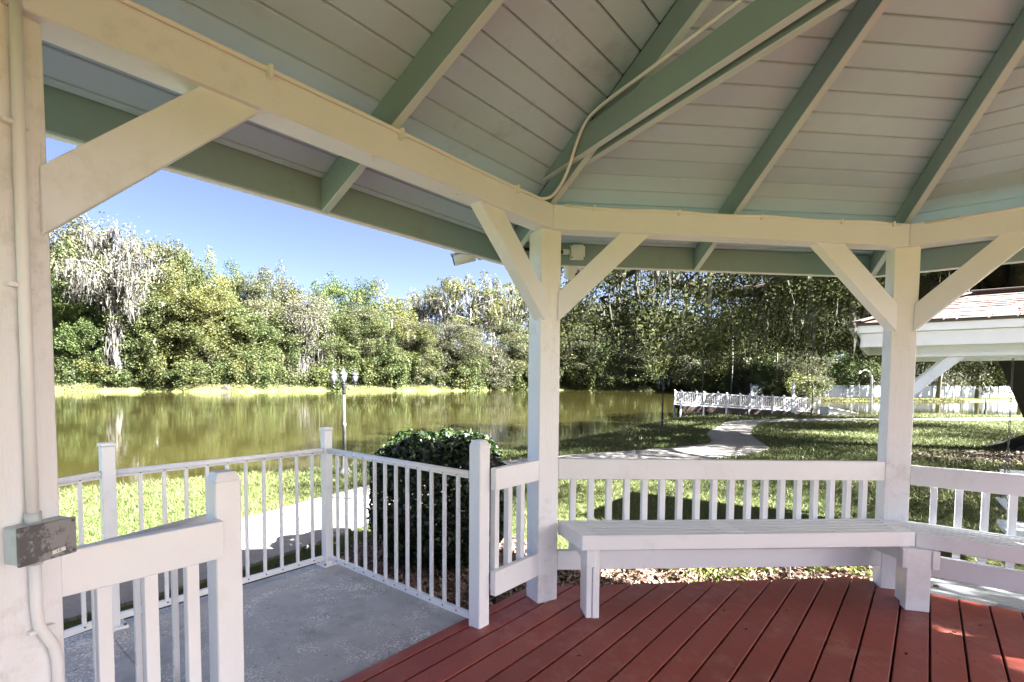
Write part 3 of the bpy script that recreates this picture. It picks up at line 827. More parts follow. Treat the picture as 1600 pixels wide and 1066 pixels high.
# mulch chips
n = 60000
x = rng.uniform(-3.0, 2.4, n); y = rng.uniform(2.6, 5.7, n); k = in_bed(x, y) & ~in_hard(x, y); x, y = x[k], y[k]
n = len(x); z = terrain(x, y)+rng.uniform(.0, .045, n)
P = np.stack([x, y, z], 1)
nr = unit(rng.normal(size=(n, 3))*.55+np.array([0, 0, 1.])); t = unit(np.cross(nr, rng.normal(size=(n, 3)))); bb = np.cross(nr, t)
L = rng.uniform(.012, .042, n)[:, None]; W = rng.uniform(.006, .016, n)[:, None]
Q = np.stack([P-t*L-bb*W, P+t*L-bb*W*.7, P+t*L*.9+bb*W, P-t*L*.9+bb*W*.8], 1)
tag(link('mulch', quads_mesh('mulch', Q, M['mulchchip'], rng.uniform(0, 1, n)**1.4)), 'loose wood chip mulch in the bed beside the deck', kind='stuff')
# grass blades
def scatter(nb, r0, r1, a0, a1, pw):
    r = (rng.uniform(0, 1, nb)*(r1**pw-r0**pw)+r0**pw)**(1/pw); a = np.radians(rng.uniform(a0, a1, nb))
    return CAM.x+r*np.sin(a), CAM.y+r*np.cos(a), r
x, y, r = scatter(520000, 3.6, 46, -50, 60, .75)
k = ~in_hard(x, y) & ~in_bed(x, y) & ~in_path(x, y); x, y, r = x[k], y[k], r[k]
sdv = pond_sd(x, y); k = sdv > .12+.006*r; x, y, r = x[k], y[k], r[k]
# bare rooty patch under the oak
bare = np.exp(-(((x-13.2)/2.6)**2+((y-11.6)/1.7)**2)*1.2)
k = rng.uniform(0, 1, len(x)) > bare*1.3; x, y, r = x[k], y[k], r[k]
n = len(x); z = terrain(x, y)
hgt = rng.uniform(.035, .085, n)*np.clip(r/9, .85, 2.0)**.6; wd = .0055*np.clip(r/6.5, .8, 5)*rng.uniform(.7, 1.3, n)
a = rng.uniform(0, 2*np.pi, n); t = np.stack([np.cos(a), np.sin(a), np.zeros(n)], 1)*wd[:, None]
ln = rng.normal(size=(n, 3))*np.array([.75, .75, 0])*hgt[:, None]
P = np.stack([x, y, z-.005], 1)
tip = P+ln+np.array([0, 0, 1.])*hgt[:, None]
Q = np.stack([P-t, P+t, tip], 1)
patch = .5+.5*np.sin(x*1.3+.6*np.sin(y*.9))*np.sin(y*1.1+.5*np.sin(x*.7))
tint = np.clip(rng.normal(.55, .26, n)+.22*(patch-.5), 0, 1)
tag(link('grass', quads_mesh('grass', Q, M['grassblade'], tint, 3)), 'short lawn grass blades', kind='stuff')
# rough grass on the far banks
A = SHORE; pts = []
for i in range(27, len(SHORE)-2):
    a_, b_ = SHORE[i], SHORE[i+1]; L = np.hypot(*(b_-a_)); m_ = int(L*230)
    t = rng.uniform(0, 1, m_)[:, None]; nrm = np.array([(b_-a_)[1], -(b_-a_)[0]])/L
    pts.append(a_+(b_-a_)*t+nrm*(rng.uniform(-.6, 1, m_)**1*rng.choice([1, 1, -1], m_))[:, None]*4.0)
pts = np.concatenate(pts); sdv = pond_sd(pts[:, 0], pts[:, 1]); k = (sdv > .2) & (sdv < 9); pts, sdv = pts[k], sdv[k]
n = len(pts); z = terrain(pts[:, 0], pts[:, 1])
P = np.stack([pts[:, 0], pts[:, 1], z-.03], 1)
hgt = rng.uniform(.12, .5, n)*np.clip(.5+sdv/8, .5, 1.3); a = rng.uniform(0, 6.28, n)
t = np.stack([np.cos(a), np.sin(a), np.zeros(n)], 1)*rng.uniform(.05, .13, n)[:, None]
Q = np.stack([P-t, P+t, P+np.stack([rng.normal(0, .15, n), rng.normal(0, .15, n), hgt], 1)], 1)
tag(link('bank_grass', quads_mesh('bank_grass', Q, M['bankgrass'], rng.uniform(0, 1, n), 3)), 'rough yellow grass along the far bank of the pond', kind='stuff')

# ------------------------------------------------------------------ clipped bush and bed plants
bu = thing('clipped_bush', 'large dark clipped bush behind the metal railing panel', 'bush', (-1.95, 4.62, -.33))
n = 26000
th = rng.uniform(0, 2*np.pi, n); zz = rng.uniform(0, 1, n)
# superellipse barrel outline
ph = np.arcsin(np.clip(2*zz-1, -1, 1)); e_ = .52
rx = np.cos(ph)**e_; hz = np.sign(np.sin(ph))*np.abs(np.sin(ph))**.75
dep = 1-np.abs(rng.normal(0, .05, n))-.30*(rng.uniform(0, 1, n) < .25)*rng.uniform(0, 1, n)
lump = 1+.04*np.sin(th*5+zz*7)+.03*np.sin(th*9-zz*11)
out = np.stack([np.cos(th)*rx, np.sin(th)*rx, hz], 1)
P = out*np.array([.64, .60, .60])*(dep*lump)[:, None]+np.array([0, 0, .64])
P = P[P[:, 2] > .06]; n = len(P)
o = unit((P-np.array([0, 0, .64]))/np.array([.64, .6, .6]))
link('foliage', quads_mesh('foliage', leaves(P, .052, .55, o, rng, .45), M['bushleaf'], rng.uniform(0, 1, n)**2.4), bu)
b = MB()
for j in range(9):
    a = j*.7+rnd.random(); b.tube([(.05*math.cos(a), .05*math.sin(a), -.03), (.2*math.cos(a), .2*math.sin(a), .4), (.42*math.cos(a), .42*math.sin(a), .95)], [.018, .012, .004], 5)
link('stem', b.mesh('stem', M['bark']), bu)
def small_plant(x, y, lab, h=.22, nl=70, mat='plantleaf', nm='bed_plant', grp='low plants in the mulch bed', spread=.14):
    z = gz(x, y); t = thing(nm, lab, 'plant', (x, y, z), grp)
    g = rng; P = g.normal(size=(nl, 3))*np.array([spread, spread, 0])+np.stack([np.zeros(nl), np.zeros(nl), g.uniform(.02, h, nl)], 1)
    link('foliage', quads_mesh('foliage', leaves(P, .055, .4, None, g), M[mat], g.uniform(0, 1, nl)), t)
    b = MB()
    for j in range(5): b.tube([(0, 0, -.02), tuple(P[j*3]*.9)], [.005, .003], 4)
    link('stem', b.mesh('stem', M['bark']), t)
for x, y in ((.22, 4.0), (.42, 3.95), (.60, 3.92), (.80, 3.98), (1.62, 4.02), (1.85, 3.95), (1.30, 4.25), (-.05, 4.3)):
    small_plant(x, y, 'low leafy plant in the mulch under the long railing', rnd.uniform(.14, .26), 80)
st = MB().tube([(1.12, 3.87, -.36), (1.12, 3.87, -.02)], .0085, 8).tube([(1.12, 3.87, -.02), (1.12, 3.87, .03)], .013, 8).build('sprinkler_riser', M['vinyl'])
tag(st, 'thin white pipe sticking up out of the mulch', 'pipe')

# ------------------------------------------------------------------ lamp posts
def lamp_post(loc, rz, label, h, pale, first=None):
    t = thing('street_lamp', label, 'street lamp', loc, 'three-headed lamp posts round the pond'); t.rotation_euler.z = rz
    pm = M['lamp_pale'] if pale else M['black']
    s = h/2.2
    def lk(nm, b, mt, par=t): return link(nm, b.mesh(nm, mt), par)
    bs = lk('base', MB().lathe((0, 0, 0), [(.15*s, -.05), (.15*s, .05*s), (.105*s, .07*s), (.095*s, .12*s), (.075*s, .15*s), (.06*s, .40*s), (.062*s, .42*s), (.075*s, .44*s), (.05*s, .47*s)], 16), pm)
    lk('pole', MB().lathe((0, 0, 0), [(.042*s, .46*s), (.036*s, 1.0*s), (.048*s, 1.02*s), (.048*s, 1.05*s), (.032*s, 1.08*s), (.026*s, 1.80*s)], 14), pm)
    lk('neck', MB().lathe((0, 0, 0), [(.034*s, 1.66*s), (.04*s, 1.70*s), (.03*s, 1.74*s), (.05*s, 1.80*s), (.05*s, 1.90*s), (.03*s, 1.94*s), (.012*s, 1.99*s)], 12), M['black'])
    for j in range(3):
        a = j*2*math.pi/3+.2; c, s_ = math.cos(a), math.sin(a)
        R_ = .245*s
        ar = lk('arm', MB().tube([(.03*s*c, .03*s*s_, 1.85*s), (.11*s*c, .11*s*s_, 1.76*s), (.20*s*c, .20*s*s_, 1.76*s), (R_*c, R_*s_, 1.82*s), (R_*c, R_*s_, 1.87*s)], .011*s, 6), M['black'])
        base = (R_*c, R_*s_, 0)
        ln = lk('lantern', MB().lathe(base, [(.035*s, 1.86*s), (.055*s, 1.88*s), (.05*s, 1.89*s)], 6), M['black'])
        lk('glass', MB().lathe(base, [(.050*s, 1.893*s), (.072*s, 2.06*s)], 6), M['glass'], ln)
        lk('cap', MB().lathe(base, [(.092*s, 2.06*s), (.086*s, 2.075*s), (.045*s, 2.12*s), (.02*s, 2.15*s), (.018*s, 2.165*s), (.008*s, 2.2*s)], 6), M['black'] if not pale else M['lamp_pale'], ln)
        b = MB()
        for q in range(6):
            aa = q*math.pi/3
            b.tube([(base[0]+.050*s*math.cos(aa), base[1]+.050*s*math.sin(aa), 1.89*s), (base[0]+.073*s*math.cos(aa), base[1]+.073*s*math.sin(aa), 2.06*s)], .0065*s, 4)
        lk('frame', b, M['black'], ln)
    return t
M['lamp_pale'] = paint('lamp_grey', (.075, .075, .075), .4, (20, 20, 20), (.16, .15, .14), .4, .0006)
lamp_post((-4.06, 10.03, gz(-4.06, 10.03)), .5, 'grey post lamp with three lanterns near the corner of the metal railing', 2.10, True)
lamp_post((6.9, 20.99, gz(6.9, 20.99)), 1.1, 'black post lamp with three lanterns on the lawn left of the dock', 2.13, False)
lamp_post((21.04, 30.9, gz(21.04, 30.9)), .2, 'black post lamp with three lanterns in front of the dock entrance', 2.28, False)
lamp_post((34.7, 31.9, gz(34.7, 31.9)), .8, 'black post lamp at the water edge seen under the shingled pavilion roof', 2.2, False)

# ------------------------------------------------------------------ dock
dk = thing('dock', 'white railed wooden dock ramping out over the pond', 'dock', (0, 0, 0))
D0, D1 = Vector((22.3, 32.0, -.50)), Vector((13.25, 33.45, -.12))     # land end -> pond end
dd = (D1-D0); DL = dd.length; dn = dd.normalized(); dsd = Vector((-dn.y, dn.x, 0)).normalized()
if dsd.y > 0: dsd = -dsd                                           # towards the viewer
DW = 1.7
for i in range(70):
    s = (i+.5)/70
    c = D0+dd*s
    MB().box(c-dsd*DW/2, (DL/140-.004, DW/2, .02), dn, dsd, dn.cross(dsd), 0).build('plank', M['vinyl'], dk)
MB().box(D0+dd*.5-dsd*(-.012)+Vector((0, 0, -.20)), (DL/2, .02, .17), dn, dsd, dn.cross(dsd), .003).build('skirt_board', M['brownwood'], dk)
MB().box(D0+dd*.5-dsd*(DW+.012)+Vector((0, 0, -.16)), (DL/2, .02, .13), dn, dsd, dn.cross(dsd), .003).build('skirt_board', M['brownwood'], dk)
nb = 6
zv = Vector((0, 0, 1))
pcap = None
for sidei, off in ((0, 0.0), (1, DW)):
    for j in range(nb+1):
        s = j/nb; c = D0+dd*s-dsd*off
        zb = min(gz(c.x, c.y), -.3) if s < .3 else -1.7
        pb = MB().box(c+Vector((0, 0, (1.0+zb-c.z)/2)), (.055, .055, (1.0-(zb-c.z))/2), dn, dsd, dn.cross(dsd), .004).build('post', M['vinyl'], dk)
        MB().lathe(c+zv*1.0, [(.085, 0), (.085, .02), (.01, .06)], 4).build('cap', M['vinyl'], pb, origin=(0, 0, 0))
    for j in range(nb):
        a_, b_ = D0+dd*(j/nb)+dn*.06-dsd*off, D0+dd*((j+1)/nb)-dn*.06-dsd*off
        MB().bar(a_+zv*.88, b_+zv*.88, .05, .08, dsd, .004).build('top_rail', M['vinyl'], dk)
        MB().bar(a_+zv*.14, b_+zv*.14, .05, .09, dsd, .004).build('bottom_rail', M['vinyl'], dk)
me = MB().box((0, 0, .52), (.017, .011, .34), dn, dsd, zv, .002).mesh('baluster', M['vinyl'])
for off in (0.0, DW):
    for j in range(nb):
        for q in range(11):
            s = (j+(q+.85)/11.7)/nb; c = D0+dd*s-dsd*off
            link('baluster', me, dk, c)
tp = MB().box((20.35, 31.86, .55), (.07, .07, 1.05), bev=.005).build('tall_post', M['vinyl'], dk)
for s in (.35, .55, .75, .97):
    for off in (.1, DW-.1): c = D0+dd*s-dsd*off; MB().tube([(c.x, c.y, -1.7), (c.x, c.y, c.z-.1)], .10, 8).build('piling', M['brownwood'], dk)
wr = thing('boat_ramp_box', 'white wedge shaped box lying on the bank right of the dock', 'box', (22.9, 31.0, gz(22.9, 31.0)))
b = MB(); z0 = -.06
b.hexa([(-.9, -.35, z0), (1.05, -.45, z0), (1.05, .45, z0), (-.9, .45, z0), (-.95, -.40, .47), (1.0, -.45, .10), (1.0, .45, .10), (-.95, .45, .47)], .02)
link('body', b.mesh('body', M['vinyl']), wr)
b = MB(); b.hexa([(-1.0, -.50, .475), (1.1, -.50, .09), (1.1, .50, .09), (-1.0, .50, .475), (-1.0, -.50, .53), (1.1, -.50, .145), (1.1, .50, .145), (-1.0, .50, .53)], .01)
link('lid', b.mesh('lid', M['vinyl']), wr)
gn = thing('gooseneck_pole', 'white curved pole standing by the water left of the pavilion post', 'pole', (25.3, 31.0, gz(25.3, 31)))
b = MB(); b.tube([(0, 0, -.3), (-.02, 0, 1.6), (-.05, 0, 2.45), (-.2, 0, 2.8), (-.5, 0, 2.95), (-.85, 0, 2.82)], [.07, .06, .055, .05, .05, .035], 8)
link('shaft', b.mesh('shaft', M['vinyl']), gn)
b = MB(); b.tube([(-.85, 0, 2.82), (-1.0, 0, 2.72), (-1.15, 0, 2.70)], [.06, .07, .02], 8); link('tip', b.mesh('tip', M['vinyl']), gn)

M['fencew'] = paint('fence_vinyl', (.30, .325, .36), .5, (3, 3, 3), (.3, .3, .3), .1, .0004, .05)
# ------------------------------------------------------------------ white fence and house beyond the pond
FY = 80.0
fn = thing('vinyl_fence', 'long white panel fence on the far bank at right', 'fence', (80, FY, -.7))
pm = MB().box((0, 0, 1.0), (1.30, .02, .98), bev=.004).mesh('panel', M['fencew'] if 'fencew' in M else M['vinyl'])
pp_ = MB().box((0, 0, 1.05), (.075, .075, 1.1), bev=.006).mesh('post', M['fencew'])
for i in range(24):
    x = 46+i*2.75
    link('post', pp_, fn, (x-80, 0, 0)); link('panel', pm, fn, (x+1.375-80, 0, 0))
hs = thing('house', 'pale house with dark openings behind the white fence', 'house', (100, 97, -.5))
MB().box((101, 100, 1.6), (16, 5, 2.3), bev=.02).build('wall', M['housewall'], hs)
MB().hexa([(83, 93.6, 3.9), (119, 93.6, 3.9), (119, 106, 3.9), (83, 106, 3.9), (90, 99, 7.6), (112, 99, 7.6), (112, 100.6, 7.6), (90, 100.6, 7.6)], .02).build('roof', M['houseroof'], hs)
for x in (90, 94.2, 98.4, 103.5, 108):
    wn = MB().box((x, 94.97, 1.9), (1.5, .06, 1.5), bev=.01).build('window', M['shade_dark'], hs)
    for q in (-1.55, 0, 1.55): MB().box((x+q, 94.9, 1.9), (.07, .06, 1.55), bev=.01).build('frame', M['vinyl'], wn, origin=world_loc(hs))

# ------------------------------------------------------------------ pavilion with shingled roof, swing
PVU = Vector((.743, -.669, 0)).normalized(); PVN = Vector((.669, .743, 0)).normalized()   # along the front eave, away from the viewer
E0 = Vector((2.53, 4.84, 0)); PW, PD = 3.5, 1.86
pv = thing('pavilion', 'small white swing pavilion with a reddish shingled roof at right', 'pavilion', (2.53, 4.84, -.33))
def pp3(u, d, z): return E0+PVU*u+PVN*d+Vector((0, 0, z))
ZF0, ZF1 = 1.80, 2.035
for nm, a_, b_, outw in (('fascia', (0, 0), (PW, 0), -PVN), ('fascia', (PW, 0), (PW, PD), PVU), ('fascia', (PW, PD), (0, PD), PVN), ('fascia', (0, PD), (0, 0), -PVU)):
    A_, B_ = pp3(*a_, 0), pp3(*b_, 0)
    MB().bar(A_+Vector((0, 0, 1.872)), B_+Vector((0, 0, 1.872)), .03, .144, outw, .003).build('fascia', M['white2'], pv)
    d_ = (B_-A_).normalized()*.03
    MB().bar(A_+outw*.022-d_+Vector((0, 0, 1.992)), B_+outw*.022+d_+Vector((0, 0, 1.992)), .05, .090, outw, .003).build('fascia_trim', M['white2'], pv)
RS = .40
for (u0, u1, d) in ((.30, PW-.30, .30), (.30, PW-.30, PD-.30)):
    MB().bar(pp3(u0, d, 1.755), pp3(u1, d, 1.755), .14, .12, PVN, .004).build('beam', M['white'], pv)
for u in (.30, PW-.30):
    MB().bar(pp3(u, .38, 1.755), pp3(u, PD-.38, 1.755), .12, .118, PVU, .004).build('beam', M['white'], pv)
for (u, d) in ((.33, .30), (PW-.33, .30), (.33, PD-.30), (PW-.33, PD-.30)):
    MB().box(pp3(u, d, .67), (.055, .055, 1.025), PVU, PVN, bev=.004).build('post', M['white'], pv)
    e = 1 if u < PW/2 else -1
    MB().prism([pp3(u+e*.05, d-.03, 1.20), pp3(u+e*.05, d-.03, 1.34), pp3(u+e*.40, d-.03, 1.70), pp3(u+e*.54, d-.03, 1.70)], PVN*.06, .003).build('brace', M['white'], pv)
b = MB(); b.hexa([pp3(.02, .02, 1.935), pp3(PW-.02, .02, 1.935), pp3(PW-.02, PD-.02, 1.935), pp3(.02, PD-.02, 1.935), pp3(.02, .02, 1.955), pp3(PW-.02, .02, 1.955), pp3(PW-.02, PD-.02, 1.955), pp3(.02, PD-.02, 1.955)], 0)
b.build('soffit', M['white'], pv)
# hip roof courses of shingles: every shingle tab of the front slope is its own piece
half = PD/2+.06; rise = half*.36
def roofpt(face, s, t, lift=0):
    """s 0..1 across the trapezoid, t 0..1 up the slope"""
    o_ = .06
    c = {'f': ((-o_, -o_), (PW+o_, -o_), (PW-half+o_-o_, half-o_), (half-o_, half-o_)),
         'l': ((-o_, PD+o_), (-o_, -o_), (half-o_, half-o_), (half-o_, half-o_)),
         'b': ((PW+o_, PD+o_), (-o_, PD+o_), (half-o_, half-o_), (PW-half, half-o_)),
         'r': ((PW+o_, -o_), (PW+o_, PD+o_), (PW-half, half-o_), (PW-half, half-o_))}[face]
    a_ = Vector(c[0]).lerp(Vector(c[1]), s); d_ = Vector(c[3]).lerp(Vector(c[2]), s); q = a_.lerp(d_, t)
    return pp3(q.x, q.y, ZF1+.01+rise*t+lift)
def shing(face, s0, s1, t0, t1, jj, th_):
    MB().hexa([roofpt(face, s0, t0+jj, .004), roofpt(face, s1, t0+jj, .004), roofpt(face, s1, t1, .001), roofpt(face, s0, t1, .001),
               roofpt(face, s0, t0+jj, .004+th_+.006), roofpt(face, s1, t0+jj, .004+th_+.006), roofpt(face, s1, t1, .008), roofpt(face, s0, t1, .008)], 0).build('shingle', M['shingle'], pv)
for face in 'flbr':
    MB().hexa([roofpt(face, 0, 0, -.02), roofpt(face, 1, 0, -.02), roofpt(face, 1, .995, -.02), roofpt(face, 0, .995, -.02), roofpt(face, 0, 0, 0), roofpt(face, 1, 0, 0), roofpt(face, 1, .995, 0), roofpt(face, 0, .995, 0)], 0).build('roof_deck', M['sheath'], pv)
    nc = 13; rest = None if face in 'fl' else MB()
    for r_ in range(nc):
        t0, t1 = r_/nc, min((r_+1.35)/nc, 1)
        a_, b_ = roofpt(face, 0, t0), roofpt(face, 1, t0); wlen = (b_-a_).length
        nt_ = max(2, int(wlen/(.165 if face in 'fl' else .4)))
        cuts = [0]+sorted((i+rnd.uniform(-.3, .3))/nt_ for i in range(1, nt_))+[1]
        for i in range(nt_):
            s0, s1 = cuts[i]+.002, cuts[i+1]-.002
            th_ = .003+rnd.choice([0, 0, .003, .005]); jj = rnd.uniform(-.006, .004)
            (rest or MB()).hexa([roofpt(face, s0, t0+jj, .004), roofpt(face, s1, t0+jj, .004), roofpt(face, s1, t1, .001), roofpt(face, s0, t1, .001),
                       roofpt(face, s0, t0+jj, .004+th_+.006), roofpt(face, s1, t0+jj, .004+th_+.006), roofpt(face, s1, t1, .008), roofpt(face, s0, t1, .008)], 0) if rest else shing(face, s0, s1, t0, t1, jj, th_)
    if rest: rest.build('shingle_cover', M['shingle'], pv)['kind'] = 'stuff'
a_, b_ = roofpt('f', 0, 1, .03), roofpt('f', 1, 1, .03)
MB().bar(a_, b_, .16, .02, PVN, .004).build('ridge_cap', M['shingle'], pv)
for (f_, s_) in (('f', 0), ('f', 1), ('b', 0), ('b', 1)):
    MB().bar(roofpt(f_, s_, 0, .026), roofpt(f_, s_, 1, .026), .14, .016, Vector((-PVU.y*0+1, 0, 0)) if False else (PVU+PVN if s_ == (0 if f_ == 'f' else 1) else PVU-PVN).cross(Vector((0, 0, 1))), .003).build('hip_cap', M['shingle'], pv)
# swing
sw = thing('porch_swing', 'white slatted swing hanging on chains under the pavilion', 'swing', (4.35, 4.2, .05))
SU = PVU; SN = PVN
SO = Vector((3.80, 4.36, 0))
def s3(u, d, z): return SO+SU*u+SN*d+Vector((0, 0, z))
for i in range(7): MB().box(s3(.75, .03+i*.068, -.07), (.72, .028, .010), SU, SN, bev=.002).build('seat_slat', M['white2'], sw)
for i in range(9): MB().box(s3(.11+i*.16, .53+.02, .20), (.04, .010, .25), SU, (SN*.96+Vector((0, 0, .25))).normalized(), (Vector((0, 0, .97))-SN*-.25).normalized(), bev=.002).build('back_slat', M['white2'], sw)
MB().box(s3(.75, .60, .44), (.74, .015, .035), SU, SN, bev=.003).build('back_rail', M['white2'], sw)
MB().box(s3(.75, -.005, -.085), (.74, .018, .035), SU, SN, bev=.003).build('front_rail', M['white2'], sw)
for u in (.02, 1.48):
    MB().box(s3(u, .25, .155), (.04, .30, .012), SU, SN, bev=.003).build('armrest', M['white2'], sw)
    MB().bar(s3(u, .0, -.07), s3(u, -.03, .15), .04, .03, SU, .003).build('arm_support', M['white2'], sw)
    MB().bar(s3(u, -.02, -.105), s3(u, .55, -.105), .04, .05, SU, .003).build('seat_bearer', M['white2'], sw)
lk_me = None
def chain(parent, a, b_):
    global lk_me
    a, b_ = Vector(a), Vector(b_); d = b_-a; L = d.length; st_ = .030; cnt = int(L/st_)
    if lk_me is None:
        b = MB(); pts = [(.009*math.cos(t)*1.0, 0, .019*math.sin(t)) for t in np.linspace(0, 2*math.pi, 11)]
        b.tube(pts, .0032, 5, caps=False); lk_me = b.mesh('link', M['chain'])
    q = d.to_track_quat('Z', 'Y')
    cn = empty_part('chain', parent, tuple(a-world_loc(parent))); cn.rotation_mode = 'QUATERNION'; cn.rotation_quaternion = q
    for i in range(cnt):
        o = link('chain_link', lk_me, cn, (0, 0, i*st_)); o.rotation_euler = (0, 0, (math.pi/2)*(i % 2))
for u in (.02, 1.48):
    top = s3(u, .28, 1.70); mid = s3(u, .28, .80)
    chain(sw, mid, top); chain(sw, s3(u, -.02, -.06), mid); chain(sw, s3(u, .56, -.06), mid)

# ------------------------------------------------------------------ trees
# azimuth from +Y, distance, height of the top, crown width, kind
WOOD = [(-36.94, 143.8, 30.3, 14.7, 'G'), (-35.75, 146.3, 32.7, 13.1, 'O'), (-34.3, 145.6, 34.0, 13.3, 'O'), (-30.26, 133.5, 28.9, 13.6, 'O'), (-28.47, 136.6, 30.2, 13.5, 'O'), (-26.55, 127.8, 27.1, 10.9, 'G'), (-24.98, 131.6, 26.1, 10.7, 'Y'), (-23.35, 138.2, 29.9, 8.4, 'K'), (-21.38, 133.4, 27.4, 10.5, 'O'), (-19.46, 140.3, 30.5, 11.2, 'O'), (-17.54, 137.4, 26.9, 11.1, 'Y'), (-15.69, 134.9, 26.2, 9.5, 'K'), (-13.79, 143.7, 30.3, 11.1, 'K'), (-11.45, 142.8, 27.7, 12.9, 'G'), (-9.99, 149.0, 31.7, 9.9, 'K'), (-8.17, 141.3, 27.4, 13.8, 'Y'), (-5.76, 143.9, 27.8, 13.3, 'M'), (-3.81, 143.5, 28.5, 13.4, 'M'), (-1.55, 149.7, 31.0, 17.8, 'C'), (0.94, 146.7, 31.6, 19.3, 'C'), (3.31, 157.5, 32.8, 17.8, 'C'), (5.62, 163.1, 32.0, 18.5, 'C'), (8.5, 165.6, 31.7, 16.6, 'C'), (11.36, 169.7, 30.3, 17.0, 'Y'), (13.85, 168.3, 30.4, 16.8, 'O'), (16.3, 164.7, 26.2, 15.3, 'Y'), (18.72, 166.1, 25.7, 16.3, 'O'), (21.42, 171.3, 27.8, 17.6, 'G'), (24.05, 170.5, 26.4, 17.3, 'O'), (26.29, 161.6, 23.9, 15.2, 'M'), (29.08, 128.8, 19.0, 11.2, 'Y'), (31.46, 123.6, 19.4, 11.9, 'G'), (34.03, 110.0, 18.1, 11.0, 'O'), (36.21, 106.1, 16.3, 9.8, 'K'), (-37.33, 127.3, 20.1, 9.4, 'G'), (-35.42, 126.1, 19.4, 10.2, 'K'), (-34.08, 121.5, 15.6, 8.8, 'K'), (-30.73, 122.3, 18.9, 11.8, 'G'), (-29.06, 118.6, 16.3, 10.4, 'G'), (-27.32, 118.9, 20.4, 12.6, 'Y'), (-25.24, 115.5, 18.9, 11.9, 'Y'), (-23.9, 121.0, 21.5, 11.9, 'Y'), (-21.67, 117.0, 17.4, 10.5, 'G'), (-20.22, 123.1, 20.6, 10.5, 'O'), (-18.45, 121.9, 18.6, 9.8, 'G'), (-16.93, 126.4, 20.7, 9.5, 'Y'), (-15.25, 126.0, 21.9, 10.4, 'M'), (-13.14, 126.0, 18.8, 11.3, 'G'), (-11.18, 128.8, 20.6, 11.6, 'O'), (-9.18, 127.1, 19.1, 10.8, 'G'), (-7.69, 131.4, 21.4, 11.3, 'M'), (-5.76, 127.9, 17.9, 11.8, 'Y'), (-3.81, 129.5, 16.7, 10.4, 'O'), (-1.91, 133.4, 18.9, 12.5, 'M'), (0.23, 133.6, 16.6, 12.6, 'O'), (2.38, 139.7, 18.2, 14.0, 'M'), (4.32, 145.7, 19.9, 14.7, 'O'), (6.7, 150.5, 19.6, 15.1, 'G'), (9.22, 153.1, 19.0, 14.4, 'O'), (11.72, 156.0, 21.2, 14.6, 'Y'), (13.85, 154.3, 18.1, 15.4, 'O'), (16.3, 153.7, 17.1, 14.2, 'G'), (19.06, 153.0, 16.0, 15.0, 'O'), (21.75, 156.7, 17.1, 15.1, 'M'), (24.38, 155.2, 15.0, 14.8, 'O'), (26.61, 142.3, 14.6, 12.5, 'M'), (29.08, 118.8, 10.9, 9.6, 'Y'), (31.46, 105.6, 10.3, 9.0, 'O'), (33.47, 96.1, 9.9, 8.0, 'K'), (35.4, 88.5, 8.2, 6.8, 'O'), (-36.35, 120.5, 5.5, 6.8, 'U'), (-35.26, 122.6, 4.5, 7.0, 'U'), (-34.13, 121.0, 5.1, 7.0, 'U'), (-32.96, 119.5, 4.0, 7.1, 'U'), (-31.75, 118.1, 6.6, 7.1, 'U'), (-30.5, 120.4, 5.4, 7.3, 'U'), (-29.21, 117.3, 3.9, 7.3, 'U'), (-27.87, 114.2, 4.6, 7.2, 'U'), (-26.5, 111.2, 5.5, 7.1, 'U'), (-25.08, 114.1, 4.3, 7.4, 'U'), (-23.62, 113.6, 5.3, 7.5, 'U'), (-22.12, 113.3, 3.8, 7.6, 'U'), (-20.57, 114.1, 4.7, 7.7, 'U'), (-18.99, 119.5, 6.0, 8.2, 'U'), (-17.36, 121.3, 4.5, 8.4, 'U'), (-15.69, 121.4, 5.6, 8.5, 'U'), (-13.98, 121.1, 4.9, 8.6, 'U'), (-12.23, 125.0, 4.4, 9.0, 'U'), (-10.45, 124.4, 5.5, 9.0, 'U'), (-8.64, 123.7, 4.9, 9.0, 'U'), (-6.8, 123.1, 5.9, 9.1, 'U'), (-4.93, 127.1, 4.8, 9.4, 'U'), (-3.04, 127.8, 5.5, 9.5, 'U'), (-1.13, 128.7, 5.3, 9.6, 'U'), (0.8, 129.8, 6.3, 9.8, 'U'), (2.74, 138.2, 5.5, 10.4, 'U'), (4.68, 143.4, 6.2, 10.8, 'U'), (6.63, 146.9, 7.3, 11.1, 'U'), (8.57, 147.1, 6.1, 11.1, 'U'), (10.51, 151.5, 7.0, 11.4, 'U'), (12.43, 152.1, 5.7, 11.4, 'U'), (14.34, 150.4, 6.6, 11.2, 'U'), (16.23, 148.2, 6.2, 11.0, 'U'), (18.1, 150.7, 5.7, 11.1, 'U'), (19.94, 149.5, 6.6, 10.9, 'U'), (21.75, 151.2, 5.9, 11.0, 'U'), (23.53, 154.1, 6.4, 11.1, 'U'), (25.28, 150.4, 6.6, 10.7, 'U'), (26.98, 134.0, 5.2, 9.4, 'U'), (28.65, 118.6, 4.4, 8.2, 'U'), (30.28, 106.0, 4.4, 7.3, 'U'), (31.86, 99.9, 3.9, 6.8, 'U'), (33.41, 91.8, 3.5, 6.1, 'U'), (34.91, 85.3, 3.5, 5.6, 'U'), (43.57, 126.1, 22.7, 11.3, 'O'), (44.89, 123.4, 20.7, 9.6, 'M'), (46.57, 134.7, 23.3, 11.5, 'M'), (48.18, 134.9, 21.6, 11.2, 'O'), (49.7, 139.3, 23.0, 11.3, 'G'), (51.15, 139.7, 21.4, 11.1, 'M'), (41.73, 124.4, 21.7, 11.4, 'K'), (39.8, 115.8, 19.5, 10.8, 'O'), (37.79, 109.2, 18.2, 10.5, 'K')]

